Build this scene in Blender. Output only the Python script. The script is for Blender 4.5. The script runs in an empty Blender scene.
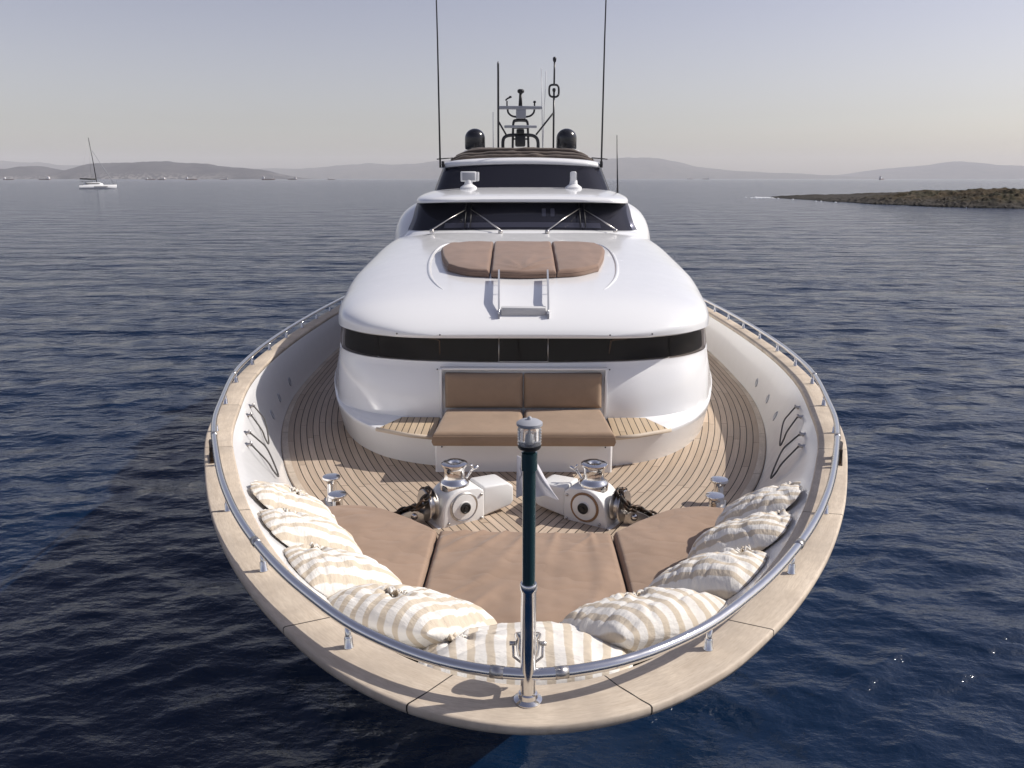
import bpy, bmesh, math, random
import numpy as np
from mathutils import Vector, Matrix, noise
R = math.radians
random.seed(5)
rng = np.random.default_rng(11)
SC = bpy.context.scene
COL = SC.collection

# ------------------------------------------------------------------ camera, world, sun, exposure
cam = bpy.data.cameras.new('camera')
cam.sensor_width = 36.0
cam.lens = 28.125
cam.clip_start = 0.1
cam.clip_end = 60000
cam_o = bpy.data.objects.new('camera', cam)
COL.objects.link(cam_o)
cam_o.location = (-0.045, 0, 5.8)
cam_o.rotation_euler = (R(90 - 14.40), 0, R(0.555))
SC.camera = cam_o

SUN_EL, SUN_AZ = 41.0, 10.0            # azimuth: degrees from +X (starboard side of the picture) towards +Y (aft)
world = bpy.data.worlds.new('World')
SC.world = world
world.use_nodes = True
wn, wl = world.node_tree.nodes, world.node_tree.links
wn.clear()
sky = wn.new('ShaderNodeTexSky')
sky.sky_type = 'NISHITA'
sky.sun_disc = False
sky.sun_elevation = R(SUN_EL)
sky.sun_rotation = R(90 - SUN_AZ)
sky.air_density = 1.0
sky.dust_density = 1.5
sky.ozone_density = 3.0
hs = wn.new('ShaderNodeHueSaturation')
hs.inputs['Hue'].default_value = 0.522
hs.inputs['Saturation'].default_value = 0.55
hs.inputs['Value'].default_value = 1.0
bg = wn.new('ShaderNodeBackground')
bg.inputs['Strength'].default_value = 0.104
wo = wn.new('ShaderNodeOutputWorld')
wl.new(sky.outputs[0], hs.inputs['Color'])
# warm sea haze near the horizon, cooler lavender above
wtc = wn.new('ShaderNodeTexCoord'); wsp = wn.new('ShaderNodeSeparateXYZ'); wl.new(wtc.outputs['Generated'], wsp.inputs[0])
wrm = wn.new('ShaderNodeValToRGB')
wrm.color_ramp.elements[0].position = 0.0; wrm.color_ramp.elements[0].color = (1.13, 1.01, 0.90, 1)
wrm.color_ramp.elements[1].position = 0.30; wrm.color_ramp.elements[1].color = (0.79, 0.79, 0.84, 1)
wl.new(wsp.outputs[2], wrm.inputs[0])
wmx = wn.new('ShaderNodeMix'); wmx.data_type = 'RGBA'; wmx.blend_type = 'MULTIPLY'; wmx.inputs[0].default_value = 1.0
wl.new(hs.outputs[0], wmx.inputs[6]); wl.new(wrm.outputs[0], wmx.inputs[7])
wl.new(wmx.outputs[2], bg.inputs['Color'])
wl.new(bg.outputs[0], wo.inputs['Surface'])

sl = bpy.data.lights.new('sun', 'SUN')
sl.energy = 3.9
sl.angle = R(0.55)
sl.color = (1.0, 0.94, 0.865)
so = bpy.data.objects.new('sun', sl)
COL.objects.link(so)
sd = Vector((math.cos(R(SUN_EL)) * math.cos(R(SUN_AZ)), math.cos(R(SUN_EL)) * math.sin(R(SUN_AZ)), math.sin(R(SUN_EL))))
so.rotation_euler = sd.to_track_quat('Z', 'Y').to_euler()
so.location = (30, 10, 40)

SC.view_settings.view_transform = 'Standard'
SC.view_settings.look = 'None'
SC.view_settings.exposure = 0.33
SC.view_settings.gamma = 1.0
SC.render.engine = 'CYCLES'
SC.cycles.use_denoising = True
SC.cycles.max_bounces = 8
SC.cycles.volume_bounces = 1
SC.cycles.sample_clamp_indirect = 6.0

# ------------------------------------------------------------------ materials
def mat(name, col, rough=0.5, metal=0.0, spec=0.5, coat=0.0, ior=None):
    m = bpy.data.materials.new(name)
    m.use_nodes = True
    b = m.node_tree.nodes['Principled BSDF']
    b.inputs['Base Color'].default_value = (*col, 1)
    b.inputs['Roughness'].default_value = rough
    b.inputs['Metallic'].default_value = metal
    b.inputs['Specular IOR Level'].default_value = spec
    b.inputs['Coat Weight'].default_value = coat
    b.inputs['Coat Roughness'].default_value = 0.08
    if ior:
        b.inputs['IOR'].default_value = ior
    return m

class NT:
    """short-hand for building node trees"""
    def __init__(s, m):
        s.t = m.node_tree; s.b = s.t.nodes['Principled BSDF']
    def n(s, typ, **kw):
        nd = s.t.nodes.new(typ)
        for k, v in kw.items():
            if k.startswith('i_'):
                key = k[2:]
                nd.inputs[int(key) if key.isdigit() else key.replace('_', ' ')].default_value = v
            else:
                setattr(nd, k, v)
        return nd
    def l(s, a, b):
        s.t.links.new(a, b)
    def math(s, op, a, b=None, c=None):
        nd = s.n('ShaderNodeMath', operation=op)
        for i, v in enumerate((a, b, c)):
            if v is None: continue
            if isinstance(v, (int, float)): nd.inputs[i].default_value = v
            else: s.l(v, nd.inputs[i])
        return nd.outputs[0]
    def mix(s, fac, a, b):
        nd = s.n('ShaderNodeMix', data_type='RGBA')
        for sock, v in ((nd.inputs[0], fac), (nd.inputs[6], a), (nd.inputs[7], b)):
            if isinstance(v, (int, float)): sock.default_value = v
            elif isinstance(v, tuple): sock.default_value = (*v, 1)
            else: s.l(v, sock)
        return nd.outputs[2]
    def ramp(s, fac, stops):
        nd = s.n('ShaderNodeValToRGB')
        cr = nd.color_ramp
        while len(cr.elements) < len(stops): cr.elements.new(0.5)
        for e, (p, c) in zip(cr.elements, stops):
            e.position = p
            e.color = (c, c, c, 1) if isinstance(c, (int, float)) else (*c, 1)
        s.l(fac, nd.inputs[0])
        return nd.outputs[0]
    def noise(s, vec, scale, detail=3, rough=0.5, dim='3D'):
        nd = s.n('ShaderNodeTexNoise', noise_dimensions=dim)
        nd.inputs['Scale'].default_value = scale
        nd.inputs['Detail'].default_value = detail
        nd.inputs['Roughness'].default_value = rough
        if vec is not None: s.l(vec, nd.inputs['Vector'])
        return nd.outputs['Fac']
    def mapping(s, vec, scale=(1, 1, 1), rot=(0, 0, 0)):
        nd = s.n('ShaderNodeMapping')
        nd.inputs['Scale'].default_value = scale
        nd.inputs['Rotation'].default_value = rot
        s.l(vec, nd.inputs['Vector'])
        return nd.outputs[0]
    def bump(s, h, strength=0.2, dist=0.01, normal=None):
        nd = s.n('ShaderNodeBump')
        nd.inputs['Strength'].default_value = strength
        nd.inputs['Distance'].default_value = dist
        s.l(h, nd.inputs['Height'])
        if normal is not None: s.l(normal, nd.inputs['Normal'])
        return nd.outputs[0]
    def col(s, c): s.l(c, s.b.inputs['Base Color'])

def gelcoat(name, col=(0.80, 0.80, 0.80)):
    m = mat(name, col, 0.22, coat=0.6)
    t = NT(m)
    o = t.n('ShaderNodeTexCoord').outputs['Object']
    f = t.noise(o, 1.3, 4, 0.6)
    t.col(t.mix(f, tuple(c * 0.985 for c in col), col))
    t.l(t.ramp(t.noise(o, 5.0, 5, 0.7), [(0.3, 0.2), (0.75, 0.28)]), t.b.inputs['Roughness'])
    t.l(t.bump(t.noise(o, 1.1, 1), 0.06, 0.012), t.b.inputs['Normal'])
    return m

WHITE = gelcoat('gelcoat_white')
HULLW = gelcoat('hull_paint_white', (0.76, 0.77, 0.78))
def tinted(name, tint, body):
    m = mat(name, body, 0.03, spec=0.6, coat=.35)
    t = NT(m)
    t.l(t.bump(t.noise(t.n('ShaderNodeTexCoord').outputs['Object'], 1.4, 2), .10, .05), t.b.inputs['Normal'])
    tr = t.n('ShaderNodeBsdfTransparent'); tr.inputs['Color'].default_value = (*tint, 1)
    mx = t.n('ShaderNodeMixShader'); mx.inputs[0].default_value = .30
    out = [n_ for n_ in m.node_tree.nodes if n_.type == 'OUTPUT_MATERIAL'][0]
    t.l(t.b.outputs[0], mx.inputs[2]); t.l(tr.outputs[0], mx.inputs[1]); t.l(mx.outputs[0], out.inputs['Surface'])
    return m
GLASS = tinted('tinted_glass', (.40, .40, .46), (0.050, 0.051, 0.072))
GLASS_SALOON = tinted('saloon_glass', (.62, .57, .54), (0.012, 0.011, 0.012))
BLACK = mat('black_rubber', (0.012, 0.012, 0.013), 0.5)
DARKM = mat('dark_painted_metal', (0.018, 0.018, 0.022), 0.35)
STEEL = mat('polished_steel', (0.72, 0.71, 0.70), 0.10, metal=1.0)
STEELB = mat('brushed_steel', (0.50, 0.48, 0.46), 0.32, metal=1.0)
WHITEP = mat('white_plastic', (0.74, 0.74, 0.74), 0.35)
GREYP = mat('grey_plastic', (0.32, 0.33, 0.36), 0.4)
RUST = mat('stained_steel', (0.30, 0.18, 0.10), 0.6, metal=0.4)
LAMPG = mat('lamp_glass', (0.9, 0.9, 0.9), 0.03)
LAMPG.node_tree.nodes['Principled BSDF'].inputs['Transmission Weight'].default_value = 0.85
DOME = mat('dome_black', (0.012, 0.012, 0.015), 0.22, coat=0.2)
ROPE = mat('dark_grey_cord', (0.07, 0.065, 0.06), 0.55)

POLEGREEN = mat('dark_green_gloss', (0.014, 0.038, 0.042), 0.12, coat=0.6)  # glossy dark green base colour, used on the upper pole tube

def make_steel_wear():
    t = NT(STEEL)
    o = t.n('ShaderNodeTexCoord').outputs['Object']
    t.l(t.ramp(t.noise(o, 9, 4, 0.65), [(0.3, 0.06), (0.8, 0.24)]), t.b.inputs['Roughness'])
make_steel_wear()

def teak_deck(name='teak_deck', width=0.082, c0=(0.42, 0.325, 0.24), c1=(0.57, 0.45, 0.345), swap=False):
    m = mat(name, c0, 0.65, spec=0.25)
    t = NT(m)
    uv = t.n('ShaderNodeUVMap').outputs[0]
    sp = t.n('ShaderNodeSeparateXYZ'); t.l(uv, sp.inputs[0])
    u, v = (sp.outputs[1], sp.outputs[0]) if swap else (sp.outputs[0], sp.outputs[1])
    un = t.math('DIVIDE', u, width)
    idx = t.math('FLOOR', un)
    fr = t.math('FRACT', un)
    wn_ = t.n('ShaderNodeTexWhiteNoise', noise_dimensions='1D'); t.l(idx, wn_.inputs['W'])
    # plank butts: every 2.4 m, staggered from plank to plank
    vs = t.math('ADD', t.math('DIVIDE', v, 2.4), t.math('MULTIPLY', wn_.outputs[0], 7.3))
    vi = t.math('FLOOR', vs)
    vf = t.math('FRACT', vs)
    cmb = t.n('ShaderNodeCombineXYZ'); t.l(idx, cmb.inputs[0]); t.l(vi, cmb.inputs[1])
    wn2 = t.n('ShaderNodeTexWhiteNoise', noise_dimensions='2D'); t.l(cmb.outputs[0], wn2.inputs['Vector'])
    c2 = t.n('ShaderNodeCombineXYZ'); t.l(t.math('MULTIPLY', u, 60.0), c2.inputs[0]); t.l(t.math('MULTIPLY', v, 2.5), c2.inputs[1]); t.l(t.math('MULTIPLY', wn2.outputs[0], 20.0), c2.inputs[2])
    grain = t.noise(c2.outputs[0], 1.0, 5, 0.6)
    plank = t.mix(wn2.outputs[0], c0, c1)
    plank = t.mix(t.ramp(grain, [(0.35, 0.0), (0.75, 0.5)]), plank, tuple(c * 0.62 for c in c0))
    o = t.n('ShaderNodeTexCoord').outputs['Object']
    stain = t.ramp(t.noise(o, 1.7, 5, 0.65), [(0.42, 0.0), (0.72, 0.35)])
    plank = t.mix(stain, plank, (0.36, 0.31, 0.26))
    line = t.math('LESS_THAN', fr, 0.125)
    butt = t.math('LESS_THAN', vf, 0.003)
    ln = t.math('MAXIMUM', line, butt)
    t.col(t.mix(ln, plank, (0.022, 0.018, 0.015)))
    h = t.math('SUBTRACT', t.math('MULTIPLY', grain, 0.25), ln)
    t.l(t.bump(h, 0.35, 0.003), t.b.inputs['Normal'])
    return m
TEAK = teak_deck()
TEAKSTEP = teak_deck('teak_step', 0.075, (0.50, 0.38, 0.25), (0.58, 0.45, 0.31))

def teak_cap():
    m = mat('weathered_teak', (0.5, 0.4, 0.3), 0.6, spec=0.3)
    t = NT(m)
    uv = t.n('ShaderNodeUVMap').outputs[0]
    sp = t.n('ShaderNodeSeparateXYZ'); t.l(uv, sp.inputs[0])
    u, v = sp.outputs[0], sp.outputs[1]
    c = t.n('ShaderNodeCombineXYZ'); t.l(t.math('MULTIPLY', u, 2.4), c.inputs[0]); t.l(t.math('MULTIPLY', v, 26.0), c.inputs[1])
    g1 = t.noise(c.outputs[0], 1.0, 6, 0.62)
    c3 = t.n('ShaderNodeCombineXYZ'); t.l(t.math('MULTIPLY', u, 16.0), c3.inputs[0]); t.l(t.math('MULTIPLY', v, 150.0), c3.inputs[1])
    g2 = t.noise(c3.outputs[0], 1.0, 3, 0.6)
    o = t.n('ShaderNodeTexCoord').outputs['Object']
    g3 = t.noise(o, 2.2, 5, 0.6)
    base = t.mix(t.ramp(g1, [(0.3, 0.0), (0.7, 1.0)]), (0.51, 0.425, 0.33), (0.66, 0.57, 0.46))
    base = t.mix(t.ramp(g2, [(0.42, 0.0), (0.78, 0.6)]), base, (0.34, 0.27, 0.20))
    base = t.mix(t.ramp(g3, [(0.42, 0.0), (0.7, 0.75)]), base, (0.37, 0.31, 0.25))
    # scarf joints cut slantwise across the rail
    sk = t.math('ADD', t.math('ABSOLUTE', u), t.math('MULTIPLY', v, 0.30))
    js = None
    for s0 in (0.55, 1.52, 3.35, 5.0, 6.6, 8.3, 10.2, 12.2):
        d = t.math('LESS_THAN', t.math('ABSOLUTE', t.math('SUBTRACT', sk, s0)), 0.0045)
        js = d if js is None else t.math('MAXIMUM', js, d)
    t.col(t.mix(js, base, (0.02, 0.015, 0.012)))
    h = t.math('SUBTRACT', t.math('MULTIPLY', g2, 0.4), js)
    t.l(t.bump(h, 0.3, 0.003), t.b.inputs['Normal'])
    return m
TEAKCAP = teak_cap()

def fabric(name, col, weave=900, wr=0.35):
    m = mat(name, col, 0.85, spec=0.2)
    t = NT(m)
    b = t.b
    b.inputs['Sheen Weight'].default_value = 0.15
    o = t.n('ShaderNodeTexCoord').outputs['Object']
    f = t.noise(o, 2.6, 5, 0.6)
    f2 = t.noise(o, 14, 4, 0.6)
    c = t.mix(t.ramp(f, [(0.3, 0.0), (0.7, 1.0)]), tuple(x * 0.88 for x in col), tuple(min(1, x * 1.07) for x in col))
    c = t.mix(t.ramp(f2, [(0.5, 0.0), (0.8, 0.25)]), c, tuple(x * 0.8 for x in col))
    t.col(c)
    # long shallow creases
    cr = t.math('ABSOLUTE', t.math('SUBTRACT', t.noise(t.mapping(o, (1.0, 1.7, 1.0), (0, 0, 0.9)), 1.9, 2, 0.45), 0.5))
    n1 = t.bump(cr, wr, 0.10)
    fine = t.noise(o, weave * 0.2, 2)
    t.l(t.bump(fine, 0.12, 0.004, n1), b.inputs['Normal'])
    return m
BROWN = fabric('brown_canvas', (0.305, 0.212, 0.152), wr=0.5)
BROWNSEAT = fabric('tan_vinyl', (0.295, 0.208, 0.143), wr=0.12)
BROWNROOF = fabric('taupe_canvas', (0.245, 0.165, 0.125), wr=0.10)
AWNING = fabric('awning_canvas', (0.11, 0.088, 0.075), wr=0.6)
PIPING = mat('dark_piping', (0.05, 0.035, 0.025), 0.8)

def striped():
    m = mat('striped_cotton', (0.8, 0.77, 0.7), 0.85, spec=0.15)
    t = NT(m)
    uv = t.n('ShaderNodeUVMap').outputs[0]
    sp = t.n('ShaderNodeSeparateXYZ'); t.l(uv, sp.inputs[0])
    o = t.n('ShaderNodeTexCoord').outputs['Object']
    wob = t.math('MULTIPLY', t.math('SUBTRACT', t.noise(o, 4.0, 2), 0.5), 0.06)
    s = t.math('ADD', sp.outputs[0], wob)
    fr = t.math('FRACT', t.math('MULTIPLY', s, 7.4))
    st = t.ramp(fr, [(0.0, 0.0), (0.05, 1.0), (0.42, 1.0), (0.48, 0.0), (1.0, 0.0)])
    c = t.mix(st, (0.73, 0.705, 0.66), (0.56, 0.485, 0.385))
    c = t.mix(t.ramp(t.noise(o, 5, 4), [(0.45, 0.0), (0.8, 0.25)]), c, (0.62, 0.54, 0.44))
    t.col(c)
    w = t.noise(t.mapping(o, (2.0, 7.0, 3.0), (0, 0, 0.5)), 2.4, 4, 0.6)
    n1 = t.bump(w, 0.45, 0.045)
    t.l(t.bump(t.noise(o, 240, 2), 0.12, 0.003, n1), t.b.inputs['Normal'])
    return m
STRIPE = striped()

def chain_mat():
    m = mat('galvanised_chain', (0.10, 0.085, 0.07), 0.5, metal=0.7)
    t = NT(m)
    o = t.n('ShaderNodeTexCoord').outputs['Object']
    t.col(t.mix(t.ramp(t.noise(o, 20, 4), [(0.4, 0.0), (0.65, 1.0)]), (0.035, 0.032, 0.03), (0.10, 0.065, 0.045)))
    return m
CHAIN = chain_mat()

def winch_paint():
    m = mat('chipped_white_paint', (0.74, 0.73, 0.71), 0.32, coat=0.2)
    t = NT(m)
    o = t.n('ShaderNodeTexCoord').outputs['Object']
    ch = t.ramp(t.noise(o, 11, 6, 0.75), [(0.69, 0.0), (0.73, 1.0)])
    st = t.ramp(t.noise(o, 3.5, 5, 0.7), [(0.5, 0.0), (0.85, 0.3)])
    c = t.mix(st, (0.74, 0.735, 0.72), (0.52, 0.42, 0.32))
    t.col(t.mix(ch, c, (0.30, 0.15, 0.07)))
    return m
WINCH = winch_paint()

# ------------------------------------------------------------------ mesh helpers
def link(name, me, material=None, parent=None, smooth=True, loc=None):
    o = bpy.data.objects.new(name, me)
    COL.objects.link(o)
    if material is not None and not me.materials:
        me.materials.append(material)
    if smooth:
        me.shade_smooth()
    if loc is not None:
        o.location = loc
    if parent is not None:
        o.parent = parent
        o.matrix_parent_inverse = base_matrix(parent).inverted()
    return o

def base_matrix(o):
    m = o.matrix_basis.copy()
    p = o
    while p.parent is not None:
        m = p.parent.matrix_basis @ p.matrix_parent_inverse @ m if False else m
        break
    if o.parent is not None:
        m = base_matrix(o.parent) @ o.matrix_parent_inverse @ o.matrix_basis
    return m

def tag(o, label=None, cat=None, group=None, kind=None):
    if label: o['label'] = label
    if cat: o['category'] = cat
    if group: o['group'] = group
    if kind: o['kind'] = kind
    return o

def empty(name, loc):
    o = bpy.data.objects.new(name, None)
    COL.objects.link(o)
    o.location = loc
    o.empty_display_size = 0.2
    return o

def pydata(name, v, f, uv=None):
    me = bpy.data.meshes.new(name)
    me.from_pydata([tuple(map(float, p)) for p in v], [], f)
    if uv is not None:
        l = me.uv_layers.new(name='UVMap')
        li = np.empty(len(me.loops), dtype=np.int32)
        me.loops.foreach_get('vertex_index', li)
        l.data.foreach_set('uv', np.asarray(uv, dtype=np.float32)[li].ravel())
    me.update()
    return me

def survey(u, v, dist):
    """x and z, in metres, of a point sighted at (u, v) and known to stand at distance dist"""
    th, yw = R(14.40), R(.555)
    a, b = (u - 512) / 800, (v - 384) / 800
    f = math.cos(th) - b * math.sin(th); z = -math.sin(th) - b * math.cos(th)
    x = a * math.cos(yw) - f * math.sin(yw); y = a * math.sin(yw) + f * math.cos(yw)
    return -0.045 + x * dist / y, 5.8 + z * dist / y

class MB:
    """collects pieces into one mesh"""
    def __init__(s): s.v = []; s.f = []; s.uv = []
    def add(s, v, f, uv=None):
        n = len(s.v)
        s.v += [tuple(map(float, p)) for p in v]
        s.f += [tuple(i + n for i in q) for q in f]
        s.uv += [tuple(q) for q in (uv if uv is not None else [(0, 0)] * len(v))]
        return s
    def grid(s, P, uv=None, flip=False, closed=False):
        P = np.asarray(P, float)
        n, m = P.shape[:2]
        f = []
        for i in range(n - 1):
            for j in range(m if closed else m - 1):
                k = (j + 1) % m
                q = (i * m + j, i * m + k, (i + 1) * m + k, (i + 1) * m + j)
                f.append(q[::-1] if flip else q)
        return s.add(P.reshape(-1, 3), f, None if uv is None else np.asarray(uv, float).reshape(-1, 2))
    def tube(s, path, r, n=10, closed=False, cap=True):
        P = [Vector(p) for p in path]
        rs = r if hasattr(r, '__len__') else [r] * len(P)
        k = len(P)
        T = []
        for i in range(k):
            if closed: d = P[(i + 1) % k] - P[i - 1]
            else: d = P[min(i + 1, k - 1)] - P[max(i - 1, 0)]
            T.append(d.normalized())
        a = Vector((0, 0, 1)) if abs(T[0].z) < 0.9 else Vector((1, 0, 0))
        N = (a - T[0] * a.dot(T[0])).normalized()
        v = []
        for i in range(k):
            if i:
                q = T[i - 1].rotation_difference(T[i])
                N = q @ N
                N = (N - T[i] * N.dot(T[i])).normalized()
            B = T[i].cross(N)
            for j in range(n):
                t = 2 * math.pi * j / n
                v.append(P[i] + (N * math.cos(t) + B * math.sin(t)) * rs[i])
        f = []
        for i in range(k if closed else k - 1):
            i2 = (i + 1) % k
            for j in range(n):
                j2 = (j + 1) % n
                f.append((i * n + j, i * n + j2, i2 * n + j2, i2 * n + j))
        if cap and not closed:
            f.append(tuple(range(n - 1, -1, -1)))
            f.append(tuple((k - 1) * n + j for j in range(n)))
        return s.add(v, f)
    def lathe(s, prof, c=(0, 0, 0), axis=(0, 0, 1), n=24):
        """prof: (radius, height) pairs along axis"""
        A = Vector(axis).normalized()
        a = Vector((1, 0, 0)) if abs(A.x) < 0.9 else Vector((0, 1, 0))
        N = (a - A * a.dot(A)).normalized(); B = A.cross(N)
        C = Vector(c); v = []; f = []
        k = len(prof)
        for r, h in prof:
            for j in range(n):
                t = 2 * math.pi * j / n
                v.append(C + A * h + (N * math.cos(t) + B * math.sin(t)) * max(r, 1e-4))
        for i in range(k - 1):
            for j in range(n):
                j2 = (j + 1) % n
                f.append((i * n + j, i * n + j2, (i + 1) * n + j2, (i + 1) * n + j))
        f.append(tuple(range(n - 1, -1, -1)))
        f.append(tuple((k - 1) * n + j for j in range(n)))
        return s.add(v, f)
    def box(s, c, d, rot=None, bev=0.0, seg=2):
        bm = bmesh.new()
        bmesh.ops.create_cube(bm, size=1.0)
        bmesh.ops.scale(bm, vec=d, verts=bm.verts)
        if bev > 0:
            bmesh.ops.bevel(bm, geom=bm.edges[:], offset=bev, segments=seg, affect='EDGES', profile=0.5)
        M = Matrix.Translation(c) @ (rot.to_4x4() if rot is not None else Matrix.Identity(4))
        bm.transform(M)
        bm.verts.index_update()
        s.add([p.co for p in bm.verts], [tuple(q.index for q in g.verts) for g in bm.faces])
        bm.free()
        return s
    def prism(s, poly, z0, z1, bev=0.0, uvs=None):
        bm = bmesh.new()
        vs = [bm.verts.new((p[0], p[1], z0)) for p in poly]
        face = bm.faces.new(vs)
        r = bmesh.ops.extrude_face_region(bm, geom=[face])
        for g in r['geom']:
            if isinstance(g, bmesh.types.BMVert): g.co.z = z1
        bmesh.ops.recalc_face_normals(bm, faces=bm.faces[:])
        if bev > 0:
            bmesh.ops.bevel(bm, geom=bm.edges[:], offset=bev, segments=2, affect='EDGES', profile=0.5)
        bm.verts.index_update()
        s.add([p.co for p in bm.verts], [tuple(q.index for q in g.verts) for g in bm.faces], [(p.co.x, p.co.y) for p in bm.verts])
        bm.free()
        return s
    def build(s, name, material, parent=None, smooth=True, loc=None, angle=None):
        me = pydata(name, s.v, s.f, s.uv)
        o = link(name, me, material, parent, smooth, loc)
        if angle:
            try:
                me.set_sharp_from_angle(angle=R(angle))
            except Exception:
                pass
        return o

def pchip(xs, ys, x):
    xs = np.asarray(xs, float); ys = np.asarray(ys, float); x = np.asarray(x, float)
    h = np.diff(xs); d = np.diff(ys) / h
    m = np.zeros(len(xs))
    for i in range(1, len(xs) - 1):
        if d[i - 1] * d[i] > 0:
            w1, w2 = 2 * h[i] + h[i - 1], h[i] + 2 * h[i - 1]
            m[i] = (w1 + w2) / (w1 / d[i - 1] + w2 / d[i])
    m[0], m[-1] = d[0], d[-1]
    i = np.clip(np.searchsorted(xs, x) - 1, 0, len(xs) - 2)
    t = (x - xs[i]) / h[i]
    t = np.clip(t, 0, 1)
    return (ys[i] * (1 + 2 * t) * (1 - t) ** 2 + h[i] * m[i] * t * (1 - t) ** 2 + ys[i + 1] * t * t * (3 - 2 * t) + h[i] * m[i + 1] * t * t * (t - 1))

def lerp(a, b, t): return a * (1 - t) + b * t

class Curve:
    """planar curve (x>=0 side) through points, smooth, by arc length; s<0 mirrors x"""
    def __init__(s, pts):
        P = np.asarray(pts, float)
        k = np.concatenate([[0], np.cumsum(np.linalg.norm(np.diff(P, axis=0), axis=1))])
        # Catmull-Rom style smooth interpolation on the symmetric curve
        Pm = np.vstack([P[1:][::-1] * [-1, 1], P]); km = np.concatenate([-k[1:][::-1], k])
        q = np.linspace(0, k[-1], 1500)
        X = s._cr(km, Pm[:, 0], q); Y = s._cr(km, Pm[:, 1], q)
        s.q = np.concatenate([[0], np.cumsum(np.hypot(np.diff(X), np.diff(Y)))])
        s.X, s.Y = X, Y; s.L = s.q[-1]
    @staticmethod
    def _cr(k, y, q):
        m = np.gradient(y, k)
        i = np.clip(np.searchsorted(k, q) - 1, 0, len(k) - 2)
        h = k[i + 1] - k[i]; t = np.clip((q - k[i]) / h, 0, 1)
        return (y[i] * (1 + 2 * t) * (1 - t) ** 2 + h * m[i] * t * (1 - t) ** 2 + y[i + 1] * t * t * (3 - 2 * t) + h * m[i + 1] * t * t * (t - 1))
    def at(s, q):
        q = np.asarray(q, float)
        a = np.abs(q)
        return np.stack([np.sign(q) * np.interp(a, s.q, s.X), np.interp(a, s.q, s.Y)], -1)
    def normal(s, q):
        """unit normal pointing inboard"""
        e = 0.02
        d = s.at(np.asarray(q) + e) - s.at(np.asarray(q) - e)
        d /= np.linalg.norm(d, axis=-1, keepdims=True)
        return np.stack([-d[..., 1], d[..., 0]], -1)
    def x_at_y(s, y):
        i = int(np.argmin(s.Y))
        return np.interp(y, s.Y[i:], s.X[i:])

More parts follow.
